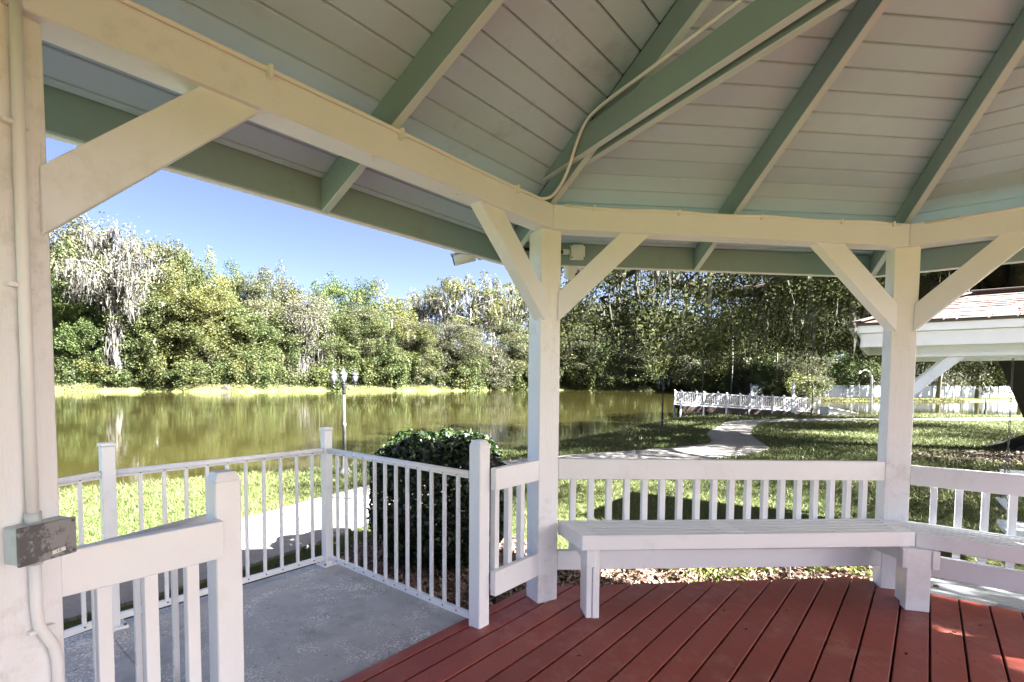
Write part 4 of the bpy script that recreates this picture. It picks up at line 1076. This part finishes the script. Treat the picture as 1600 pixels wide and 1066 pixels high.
def tree_meshes(kind, seed):
    """trunk, crown and hanging moss of one tree of unit height 1 and unit crown width 1 (scaled on placing)"""
    g = np.random.default_rng(seed); Hh, Ww = (26.0, 12.5) if kind != 'U' else (7.0, 9.0)
    spec = {'G': (84, 125, .36, 'leaf_green', 0, .03), 'O': (80, 115, .34, 'leaf_olive', 90, .03), 'Y': (78, 118, .35, 'leaf_yellow', 40, .03), 'K': (84, 120, .35, 'leaf_dark', 0, .03),
            'M': (66, 85, .33, 'leaf_grey', 520, .05), 'C': (44, 90, .33, 'leaf_yellow', 420, .48), 'U': (46, 150, .36, 'leaf_green', 0, .0)}[kind]
    ncl, nper, ls, lm, nm_, zlo = spec
    C_ = []
    while len(C_) < ncl:
        q = g.uniform(-1, 1, 3)
        if kind == 'U': prof = 1-.55*max(q[2], 0)
        elif kind == 'C': prof = .62+.38*np.sin((q[2]+1)*1.4)
        else: prof = (1-.75*max(q[2], -.2)**2)*(.80+.2*g.random())
        rr = np.hypot(q[0], q[1])/max(prof, .15)
        if rr > 1 or rr < .28*g.random(): continue
        C_.append(q)
    C_ = np.array(C_); cz = zlo+(1-zlo)*(C_[:, 2]*.5+.5)*.955
    cen = np.stack([C_[:, 0]*Ww*.5, C_[:, 1]*Ww*.5, cz*Hh], 1)
    P, O, T = [], [], []
    for c in cen:
        r_ = g.uniform(1.15, 2.35) if kind not in 'CU' else g.uniform(.8, 1.7)
        k = int(nper*r_*r_*g.uniform(.75, 1.2)); d = unit(g.normal(size=(k, 3)))
        P.append(c+d*np.array([1.0, 1.0, 1.22])*r_*unit(1+.35*g.normal(size=3))*1.7*(1-np.abs(g.normal(0, .30, k)))[:, None]*(1+.16*np.sin(d[:, :1]*5+d[:, 1:2]*4+c[0])*np.sin(d[:, 2:]*6+c[1]))); O.append(unit(d*.85+np.array([0, 0, .22])))
        base = g.uniform(.1, .75)
        if kind in 'CY': base = np.clip(base+.35*(c[2]/Hh-.5), 0, 1)
        T.append(np.clip(base+g.normal(0, .16, k), 0, 1))
    P, O, T = np.concatenate(P), np.concatenate(O), np.concatenate(T)
    crown = quads_mesh('crown', leaves(P, ls, .62, O, g, .42), M[lm], T)
    b = MB(); nb = 9 if kind != 'U' else 4
    tr = .24 if kind != 'U' else .07
    bend = g.normal(0, .5, 2)
    tp = [(0, 0, -1.5), (bend[0]*.3, bend[1]*.3, Hh*.2), (bend[0]*.8, bend[1]*.8, Hh*.45), (bend[0], bend[1], Hh*(.82 if kind != 'U' else .6))]
    b.tube(tp, [tr*1.5, tr, tr*.72, tr*.2], 7)
    pick = g.choice(len(cen), min(len(cen), 26 if kind in 'CM' else 14), replace=False)
    for i in pick:
        c = cen[i]; z0 = max(Hh*.14, min(c[2]-Ww*.22, Hh*.7)); f_ = z0/Hh
        s = Vector((bend[0]*min(1, f_*1.6), bend[1]*min(1, f_*1.6), z0)); mid = s.lerp(Vector(c), .55)+Vector((0, 0, g.uniform(-.3, .9)))
        b.tube([s, mid, Vector(c)], [tr*.42, tr*.26, .035], 5)
    trunk = b.mesh('trunk', M['barkpale' if kind in 'CM' else 'bark'])
    moss = None
    if nm_:
        ii = g.integers(0, len(cen), nm_)
        Pm = cen[ii]+g.normal(size=(nm_, 3))*np.array([1.0, 1.0, .5])*.8
        moss = quads_mesh('moss', strands(Pm, g.uniform(.6, 2.8, nm_)*np.clip(Pm[:, 2]/9, .3, 1), g.uniform(.10, .34, nm_), g, .4), M['moss'], g.uniform(0, 1, nm_*2))
    return trunk, crown, moss
KLAB = {'G': ('broadleaf_tree', 'green broadleaf tree', 'tree', 'green trees of the far wood'),
        'O': ('oak_tree', 'olive green tree', 'tree', 'olive trees of the far wood'),
        'Y': ('maple_tree', 'yellow-green tree', 'tree', 'yellow-green trees of the far wood'),
        'K': ('dark_tree', 'dark green tree', 'tree', 'dark trees of the far wood'),
        'M': ('mossy_tree', 'grey-green tree draped with moss', 'tree', 'mossy trees of the far wood'),
        'C': ('cypress_tree', 'open pale tree with yellow tufts', 'tree', 'thin yellow topped trees left of the centre post'),
        'U': ('bank_shrub', 'leafy shrub at the water side', 'shrub', 'shrubs along the far bank')}
WHERE = ((-35.6, 'at the left end of the far wood'), (-33.6, 'just left of the tall moss hung tree'), (-30.0, 'behind the tall moss hung tree'), (-26.9, 'just right of the tall moss hung tree'), (-24.4, 'left above the near newel post'), (-22.0, 'above the near newel post'), (-19.0, 'right above the near newel post'), (-15.5, 'left of the grey lamp post'),
         (-12.0, 'behind the grey lamp post'), (-8.9, 'just right of the grey lamp post'), (-5.0, 'between the grey lamp post and the clipped bush'), (-2.5, 'above the left half of the clipped bush'), (1.5, 'above the right half of the clipped bush'), (4.8, 'under the bullet camera'), (8.0, 'close left of the centre post'),
         (10.9, 'behind the centre post'), (13.2, 'close right of the centre post'), (15.5, 'right of the centre post below the white brace'), (18.0, 'left of the black lamp post by the dock'), (20.6, 'close left of the black lamp post by the dock'), (23.0, 'behind the black lamp post by the dock'), (26.0, 'behind the pond end of the dock'), (29.3, 'behind the middle of the dock'), (32.5, 'behind the land end of the dock'), (37.0, 'beside the left end of the white fence'),
         (41, 'beyond the left part of the white fence'), (44.4, 'beyond the white fence right of the front post'), (47.5, 'beyond the white fence before the pale house'), (60, 'beyond the white fence by the oak trunk'))
def where(az):
    for a, t in WHERE:
        if az < a: return t
VAR = {k: [tree_meshes(k, 100+17*i+ord(k)) for i in range(n_)] for k, n_ in (('G', 4), ('O', 4), ('Y', 3), ('K', 2), ('M', 3), ('C', 3), ('U', 4))}
for i_ in (1, 3): VAR['U'][i_][1].materials[0] = M['leaf_yellow' if i_ == 1 else 'leaf_olive']
for i, (az, dist, ztop, wd_, k) in enumerate(WOOD):
    if k == 'U': dist += 1.3
    a = R(az); x, y = CAM.x+dist*math.sin(a), CAM.y+dist*math.cos(a); z = gz(x, y)
    nm, lab, cat, grp = KLAB[k]
    if k != 'U' and az < 37: lab = ('tall ' if i < 34 else 'low ')+lab
    if k == 'U': lab = ('green leafy shrub', 'yellow-green leafy shrub', 'broad green shrub', 'olive leafy shrub')[i % 4]+' on the far bank'
    lab = lab+' '+where(az)
    if len(lab.split()) > 16: lab = lab.replace(' on the far bank', '')
    t = thing(nm, lab, cat, (x, y, z-.1), grp)
    if az < -24 and k != 'U': ztop = ztop*1.10+.5
    v = VAR[k][i % len(VAR[k])]
    hs_ = max(ztop-z, 1.5)/26.0*(1.25 if k == 'U' else 1); ws = wd_*1.18/12.5
    if k == 'U': ws = wd_*1.15/9.0; hs_ = ws*rnd.uniform(.75, 1.15)
    t.scale = (ws, ws, hs_); t.rotation_euler.z = rnd.uniform(0, 6.28)
    link('trunk', v[0], t); link('crown', v[1], t)
    if v[2]: link('moss', v[2], t)['kind'] = 'stuff'

# tall tree hung with pale moss, left
def mossy_giant(loc, Hh, Ww, seed, label, nm_=900):
    g = np.random.default_rng(seed); t = thing('mossy_tree', label, 'tree', loc)
    b = MB(); tips = []
    b.tube([(0, 0, -1.5), (.1, 0, Hh*.22), (-.3, .1, Hh*.45), (.1, .2, Hh*.7), (.4, 0, Hh*.95)], [.60, .40, .32, .2, .05], 9)
    b.tube([(.9, .2, -1.2), (.8, .1, Hh*.10), (.25, 0, Hh*.25)], [.36, .26, .17], 7)
    for j in range(30):
        z0 = Hh*g.uniform(.38, .90); a = g.uniform(0, 6.28); L = Ww*.5*g.uniform(.5, 1)*(1.15-abs(z0/Hh-.62))
        s = Vector((0, 0, z0)); e = Vector((math.cos(a)*L, math.sin(a)*L, z0+g.uniform(.5, 4.0)))
        md = s.lerp(e, .5)+Vector((g.normal()*.5, g.normal()*.5, 1.2)); b.tube([s, md, e], [.22, .13, .03], 5)
        for f_ in np.linspace(.25, 1, 14):
            q = (s.lerp(md, f_*2) if f_ < .5 else md.lerp(e, f_*2-1)); tips.append(q)
        for q in range(3):
            f_ = g.uniform(.4, 1); q0 = md.lerp(e, f_); q1_ = q0+Vector((g.normal()*1.6, g.normal()*1.6, g.uniform(.2, 1.8))); b.tube([q0, q1_], [.07, .02], 4); tips += [q0.lerp(q1_, x_) for x_ in (.4, .7, 1)]
    link('trunk', b.mesh('trunk', M['mossbark']), t)
    tips = np.array([tuple(q) for q in tips])
    ii = g.integers(0, len(tips), nm_); P = tips[ii]+g.normal(size=(nm_, 3))*.35
    Pt = np.stack([g.normal(0, .9, 300), g.normal(0, .9, 300), g.uniform(Hh*.14, Hh*.75, 300)], 1); P = np.concatenate([P, Pt]); n = len(P)
    link('moss', quads_mesh('moss', strands(P, g.uniform(.5, 3.4, n)*g.uniform(.4, 1.2, n), g.uniform(.08, .30, n), g, .45), M['moss'], np.clip(g.normal(.6, .3, n*2), 0, 1)), t)['kind'] = 'stuff'
    n = 4200; ii = g.integers(0, len(tips), n); P = tips[ii]+g.normal(size=(n, 3))*np.array([1.6, 1.6, .8])+np.array([0, 0, .7])
    link('crown', quads_mesh('crown', leaves(P, .42, .5, None, g), M['leaf_grey'], g.uniform(0, 1, n)), t)
def polar(az, d): return CAM.x+d*math.sin(R(az)), CAM.y+d*math.cos(R(az))
x, y = polar(-32.3, 117.2); mossy_giant((x, y, gz(x, y)), 28.5, 13.5, 3, 'tall tree hung all over with pale grey moss at the left of the far bank', 2100)
x, y = polar(-16.6, 120); mossy_giant((x, y, gz(x, y)), 18, 9, 5, 'slim dark trunked tree with some moss above the grey lamp post', 90)
# pale slim trunks at the right of the wood
for i, (az, d, h) in enumerate(((26.1, 118, 13), (28.9, 100, 15), (33.0, 90, 11), (21.0, 148, 12))):
    x, y = polar(az, d); z = gz(x, y)
    t = thing('slim_tree', ('slim pale trunk with a sparse top behind the dock', )[0], 'tree', (x, y, z), 'slim pale trees behind the dock')
    b = MB(); b.tube([(0, 0, -1), (.1, 0, h*.5), (-.1, .1, h)], [.17, .13, .05], 6); link('trunk', b.mesh('trunk', M['barkpale']), t)
    n = 420; P = rng.normal(size=(n, 3))*np.array([1.7, 1.7, 1.5])+np.array([0, 0, h*.93]); link('crown', quads_mesh('crown', leaves(P, .5, .6, None), M['leaf_yellow'], rng.uniform(0, 1, n)), t)
# bare trunks standing in front of the fence
for i, (x, y, h, ln) in enumerate(((69.2, 74.5, 10, .1), (73.3, 73.5, 11, .6), (83.5, 76.5, 11, .3), (87.5, 73, 9, -.3), (96, 74, 10, .2))):
    z = gz(x, y); t = thing('fence_side_tree', 'dark leaning trunk with mossy crown in front of the white fence', 'tree', (x, y, z), 'dark trunks in front of the white fence')
    b = MB(); b.tube([(0, 0, -1), (ln*.6, 0, h*.3), (ln*2, .2, h*.65), (ln*2.6, .2, h)], [.34, .25, .2, .06], 7)
    cs = []
    for j in range(9):
        a = rnd.uniform(0, 6.28); L = rnd.uniform(1.5, 4.0); z0 = h*rnd.uniform(.5, .9); e = Vector((ln*2+math.cos(a)*L, math.sin(a)*L, z0+rnd.uniform(.3, 2.5))); b.tube([(ln*2, .1, z0), e], [.1, .02], 4); cs.append(e)
    link('trunk', b.mesh('trunk', M['bark']), t)
    ce = np.array([tuple(c) for c in cs]); n = 1400; P = ce[rng.integers(0, len(ce), n)]+rng.normal(size=(n, 3))*np.array([1.2, 1.2, .7])
    link('crown', quads_mesh('crown', leaves(P, .42, .6, None), M['leaf_olive'], rng.uniform(0, 1, n)), t)
    n = 170; P = ce[rng.integers(0, len(ce), n)]+rng.normal(size=(n, 3))*.9
    link('moss', quads_mesh('moss', strands(P, rng.uniform(1, 3.4, n), rng.uniform(.12, .32, n)), M['moss'], rng.uniform(0, 1, n*2)), t)['kind'] = 'stuff'

# the big live oak over the lawn
OAK = (14.9, 12.6); oz = gz(*OAK)
ok = thing('live_oak', 'huge dark live oak with a leaning trunk and low moss hung limbs over the lawn', 'tree', (OAK[0], OAK[1], oz))
g = np.random.default_rng(21)
b = MB()
b.tube([(.9, .2, -.4), (.55, .1, .3), (.15, 0, 1.1), (-.45, .1, 2.2), (-1.0, .3, 3.4), (-1.3, .6, 4.6)], [1.15, .78, .66, .58, .52, .40], 14)
for a in np.linspace(0, 6.28, 9)[:-1]:
    b.tube([(.8+.5*math.cos(a), .2+.5*math.sin(a), .3), (.8+1.3*math.cos(a), .2+1.3*math.sin(a), .0), (.8+2.6*math.cos(a+.2), .2+2.6*math.sin(a+.2), -.22)], [.3, .2, .05], 7)
anch = []
limbs = [  # azimuth in world, reach, rise, start z
    (172, 11.0, 3.2, 3.2), (150, 12.5, 3.8, 3.6), (125, 11.5, 5.0, 4.2), (100, 10.5, 4.4, 3.8), (70, 9.5, 5.0, 4.3), (195, 9.0, 4.8, 4.0), (215, 7.0, 5.2, 4.4), (40, 9, 5, 4.4), (10, 8, 5, 4.4),
    (160, 8.0, 6.6, 4.6), (110, 7.5, 7.0, 4.6), (-30, 8, 5.5, 4.4), (-75, 7, 6, 4.4), (140, 13.6, 2.6, 3.4), (-120, 6.0, 6.0, 4.4)]
for (az, L, rise, z0) in limbs:
    a = R(az); d = Vector((math.cos(a), math.sin(a), 0)); sd_ = Vector((-d.y, d.x, 0))
    s = Vector((-1.0, .35, z0)); pts = [s]; k = 7
    for i in range(1, k+1):
        f_ = i/k; pts.append(s+d*L*f_+sd_*g.normal()*.45+Vector((0, 0, rise*math.sin(f_*1.9)*.95-.6*f_*f_+g.normal()*.25)))
    b.tube(pts, [.34*(1-.86*i/k)+.02 for i in range(k+1)], 8)
    for i in range(2, k+1):
        for q in range(4):
            s2 = pts[i-1].lerp(pts[i], g.random()); e = s2+Vector((g.normal()*1.5, g.normal()*1.5, g.uniform(-.9, 1.7))); md = s2.lerp(e, .5)+Vector((g.normal()*.2, g.normal()*.2, .25))
            b.tube([s2, md, e], [.07, .045, .012], 4); anch += [md, e, s2.lerp(md, .5)]
link('trunk', b.mesh('trunk', M['barkdark']), ok)
an = np.array([tuple(q) for q in anch])
cl = []
while len(cl) < 690:                                 # clumps of a wide dome, hanging low at the rim
    a = g.uniform(0, 6.28); rr = 13.2*math.sqrt(g.uniform(.03, 1)); x_, y_ = rr*math.cos(a)-1.5, rr*math.sin(a)*.92+.6
    top = 10.5*math.sqrt(max(0, 1-(rr/14.2)**2))+1.2; lo = 5.2-3.0*(rr/13.2)**2.2+.7*math.sin(a*5)
    z_ = g.uniform(lo, max(lo+.8, top)) if g.random() < .5 else lo+abs(g.normal())*1.3
    if math.hypot(OAK[0]+x_-CAM.x, OAK[1]+y_-CAM.y) < 10.5: z_ += 2.5
    if math.sin(x_*.8+2*math.sin(y_*.6))*math.sin(y_*.9+z_*.8) > (.55 if x_ > -6.5 else .0): continue
    cl.append((x_, y_, z_))
cl = np.array(cl); P, T = [], []
for c in cl:
    r_ = g.uniform(.55, 1.15); k = int(640*r_*r_*g.uniform(.7, 1.2)); d = unit(g.normal(size=(k, 3)))
    P.append(c+d*np.array([1.25, 1.25, .75])*r_*(g.uniform(0, 1, k)**.45)[:, None]); T.append(np.clip(g.uniform(.15, .6)+g.normal(0, .2, k), 0, 1))
    near_ = an[np.argmin(((an-c)**2).sum(1))]
P, T = np.concatenate(P), np.concatenate(T); P[:, 2] = np.maximum(P[:, 2], 1.7+.3*np.sin(P[:, 0]*2))
link('crown', quads_mesh('crown', leaves(P, .112, .5, None, g), M['oak'], T), ok)
an = np.concatenate([an, cl])
b = MB()
ntip = len(an)-len(cl)
for c in cl[::2]:
    q = an[:ntip][np.argmin(((an[:ntip]-c)**2).sum(1))]
    if ((q-c)**2).sum() > 5: continue
    md = (q+c)/2+np.array([0, 0, .2]); b.tube([tuple(q), tuple(md), tuple(c)], [.05, .035, .01], 4)
link('twigs', b.mesh('twigs', M['barkdark']), ok)['kind'] = 'stuff'
n = 2600; P = an[g.integers(0, len(an), n)]+g.normal(size=(n, 3))*.35
link('moss', quads_mesh('moss', strands(P, g.uniform(.3, 1.6, n)*np.clip((P[:, 2]-1.6)/2.5, .1, 1), g.uniform(.03, .13, n), g, .22), M['mossdark'], g.uniform(0, 1, n*2)), ok)['kind'] = 'stuff'
def side_oak(loc, label, z0, hz, rad_, ncl, ls, more=()):
    t = thing('live_oak', label, 'tree', (loc[0], loc[1], gz(*loc)))
    b = MB(); b.tube([(.3, 0, -.4), (0, 0, .6), (-.2, .1, 2.2), (-.1, .2, 4.2), (.2, .3, z0+2)], [.75, .46, .40, .32, .1], 12)
    P, T = [], []
    for j in range(ncl+len(more)):
        a = g.uniform(0, 6.28); rr = rad_*math.sqrt(g.uniform(.02, 1)); c = np.array([rr*math.cos(a), rr*math.sin(a), z0+g.uniform(0, 1)*hz*math.sqrt(max(.05, 1-(rr/rad_/1.05)**2))])
        if j >= ncl: c = np.array(more[j-ncl])
        if j % 3 == 0: b.tube([(-.1, .2, 3.6+g.uniform(-.6, 2)), tuple((c+np.array([0, 0, 4.4]))/2), tuple(c)], [.12, .08, .02], 5)
        r_ = g.uniform(.6, 1.1); k = int(150*r_*r_*(.19/ls)**2); d = unit(g.normal(size=(k, 3))); P.append(c+d*np.array([1.2, 1.2, .8])*r_*(g.uniform(0, 1, k)**.45)[:, None]); T.append(g.uniform(0, 1, k))
    link('trunk', b.mesh('trunk', M['barkdark']), t)
    P, T = np.concatenate(P), np.concatenate(T); link('crown', quads_mesh('crown', leaves(P, ls, .5, None, g), M['oak'], T), t)
side_oak((12.5, -3.2), 'unseen second live oak, added to shade the kerb at the right of the gazebo', 5.2, 4.6, 5.6, 95, .19,  # tree out of view, added to cast shade on the kerb
         [(1.75+1.15*h_+g.normal()*.7-12.5, 2.1-.53*h_+g.normal()*.6+3.2, h_) for h_ in g.uniform(5.6, 8.4, 26)])  # extra clumps set along the sun's path to block sun on the deck edge
side_oak((22.7, 26.2), 'dark live oak added behind the front post to shade the dock', 3.9, 6.5, 8.2, 400, .17)  # added tree, trunk hidden behind the post, placed to shade the dock
# roots and litter on the bare patch
b = MB()
for j in range(26):
    x, y = 13.2+g.normal()*1.5, 11.7+g.normal()*.8; a = g.uniform(-.7, .7); L = g.uniform(.3, 1.3)
    p0, p1 = (x, y), (x+L*math.cos(a), y+L*math.sin(a)*.4); b.tube([(p0[0], p0[1], gz(*p0)-.02), ((p0[0]+p1[0])/2, (p0[1]+p1[1])/2+.06, gz(*p0)+.05), (p1[0], p1[1], gz(*p1)-.02)], [.03, .045, .02], 5)
tag(b.build('root_litter', M['bark']), 'exposed roots and twigs on the bare patch under the oak', kind='stuff')
n = 9000; x = 13.2+g.normal(size=n)*1.7; y = 11.6+g.normal(size=n)*1.0; z = terrain(x, y)+g.uniform(.01, .05, n)
P = np.stack([x, y, z], 1); tag(link('leaf_litter', quads_mesh('leaf_litter', leaves(P, .075, .5, np.tile(np.array([[0, 0, 1.]]), (n, 1)), g, .5), M['litter'], g.uniform(0, 1, n))), 'brown leaf litter under the oak', kind='stuff')
# ducks-and-drain detail of the far bank: a drain pipe mouth
x, y = polar(-23.9, 109.3)
dp = thing('drain_pipe', 'pale round drain pipe mouth in the far bank', 'pipe', (x, y, WATER_Z+.25))
b = MB(); b.tube([(0, 0, 0), (0, 3, .2)], [.80, .80], 14); link('pipe', b.mesh('pipe', M['barkdark']), dp)
b = MB(); b.tube([(0, -.05, 0), (0, .0, 0)], [.68, .68], 14); link('opening', b.mesh('opening', M['shade_dark']), dp)
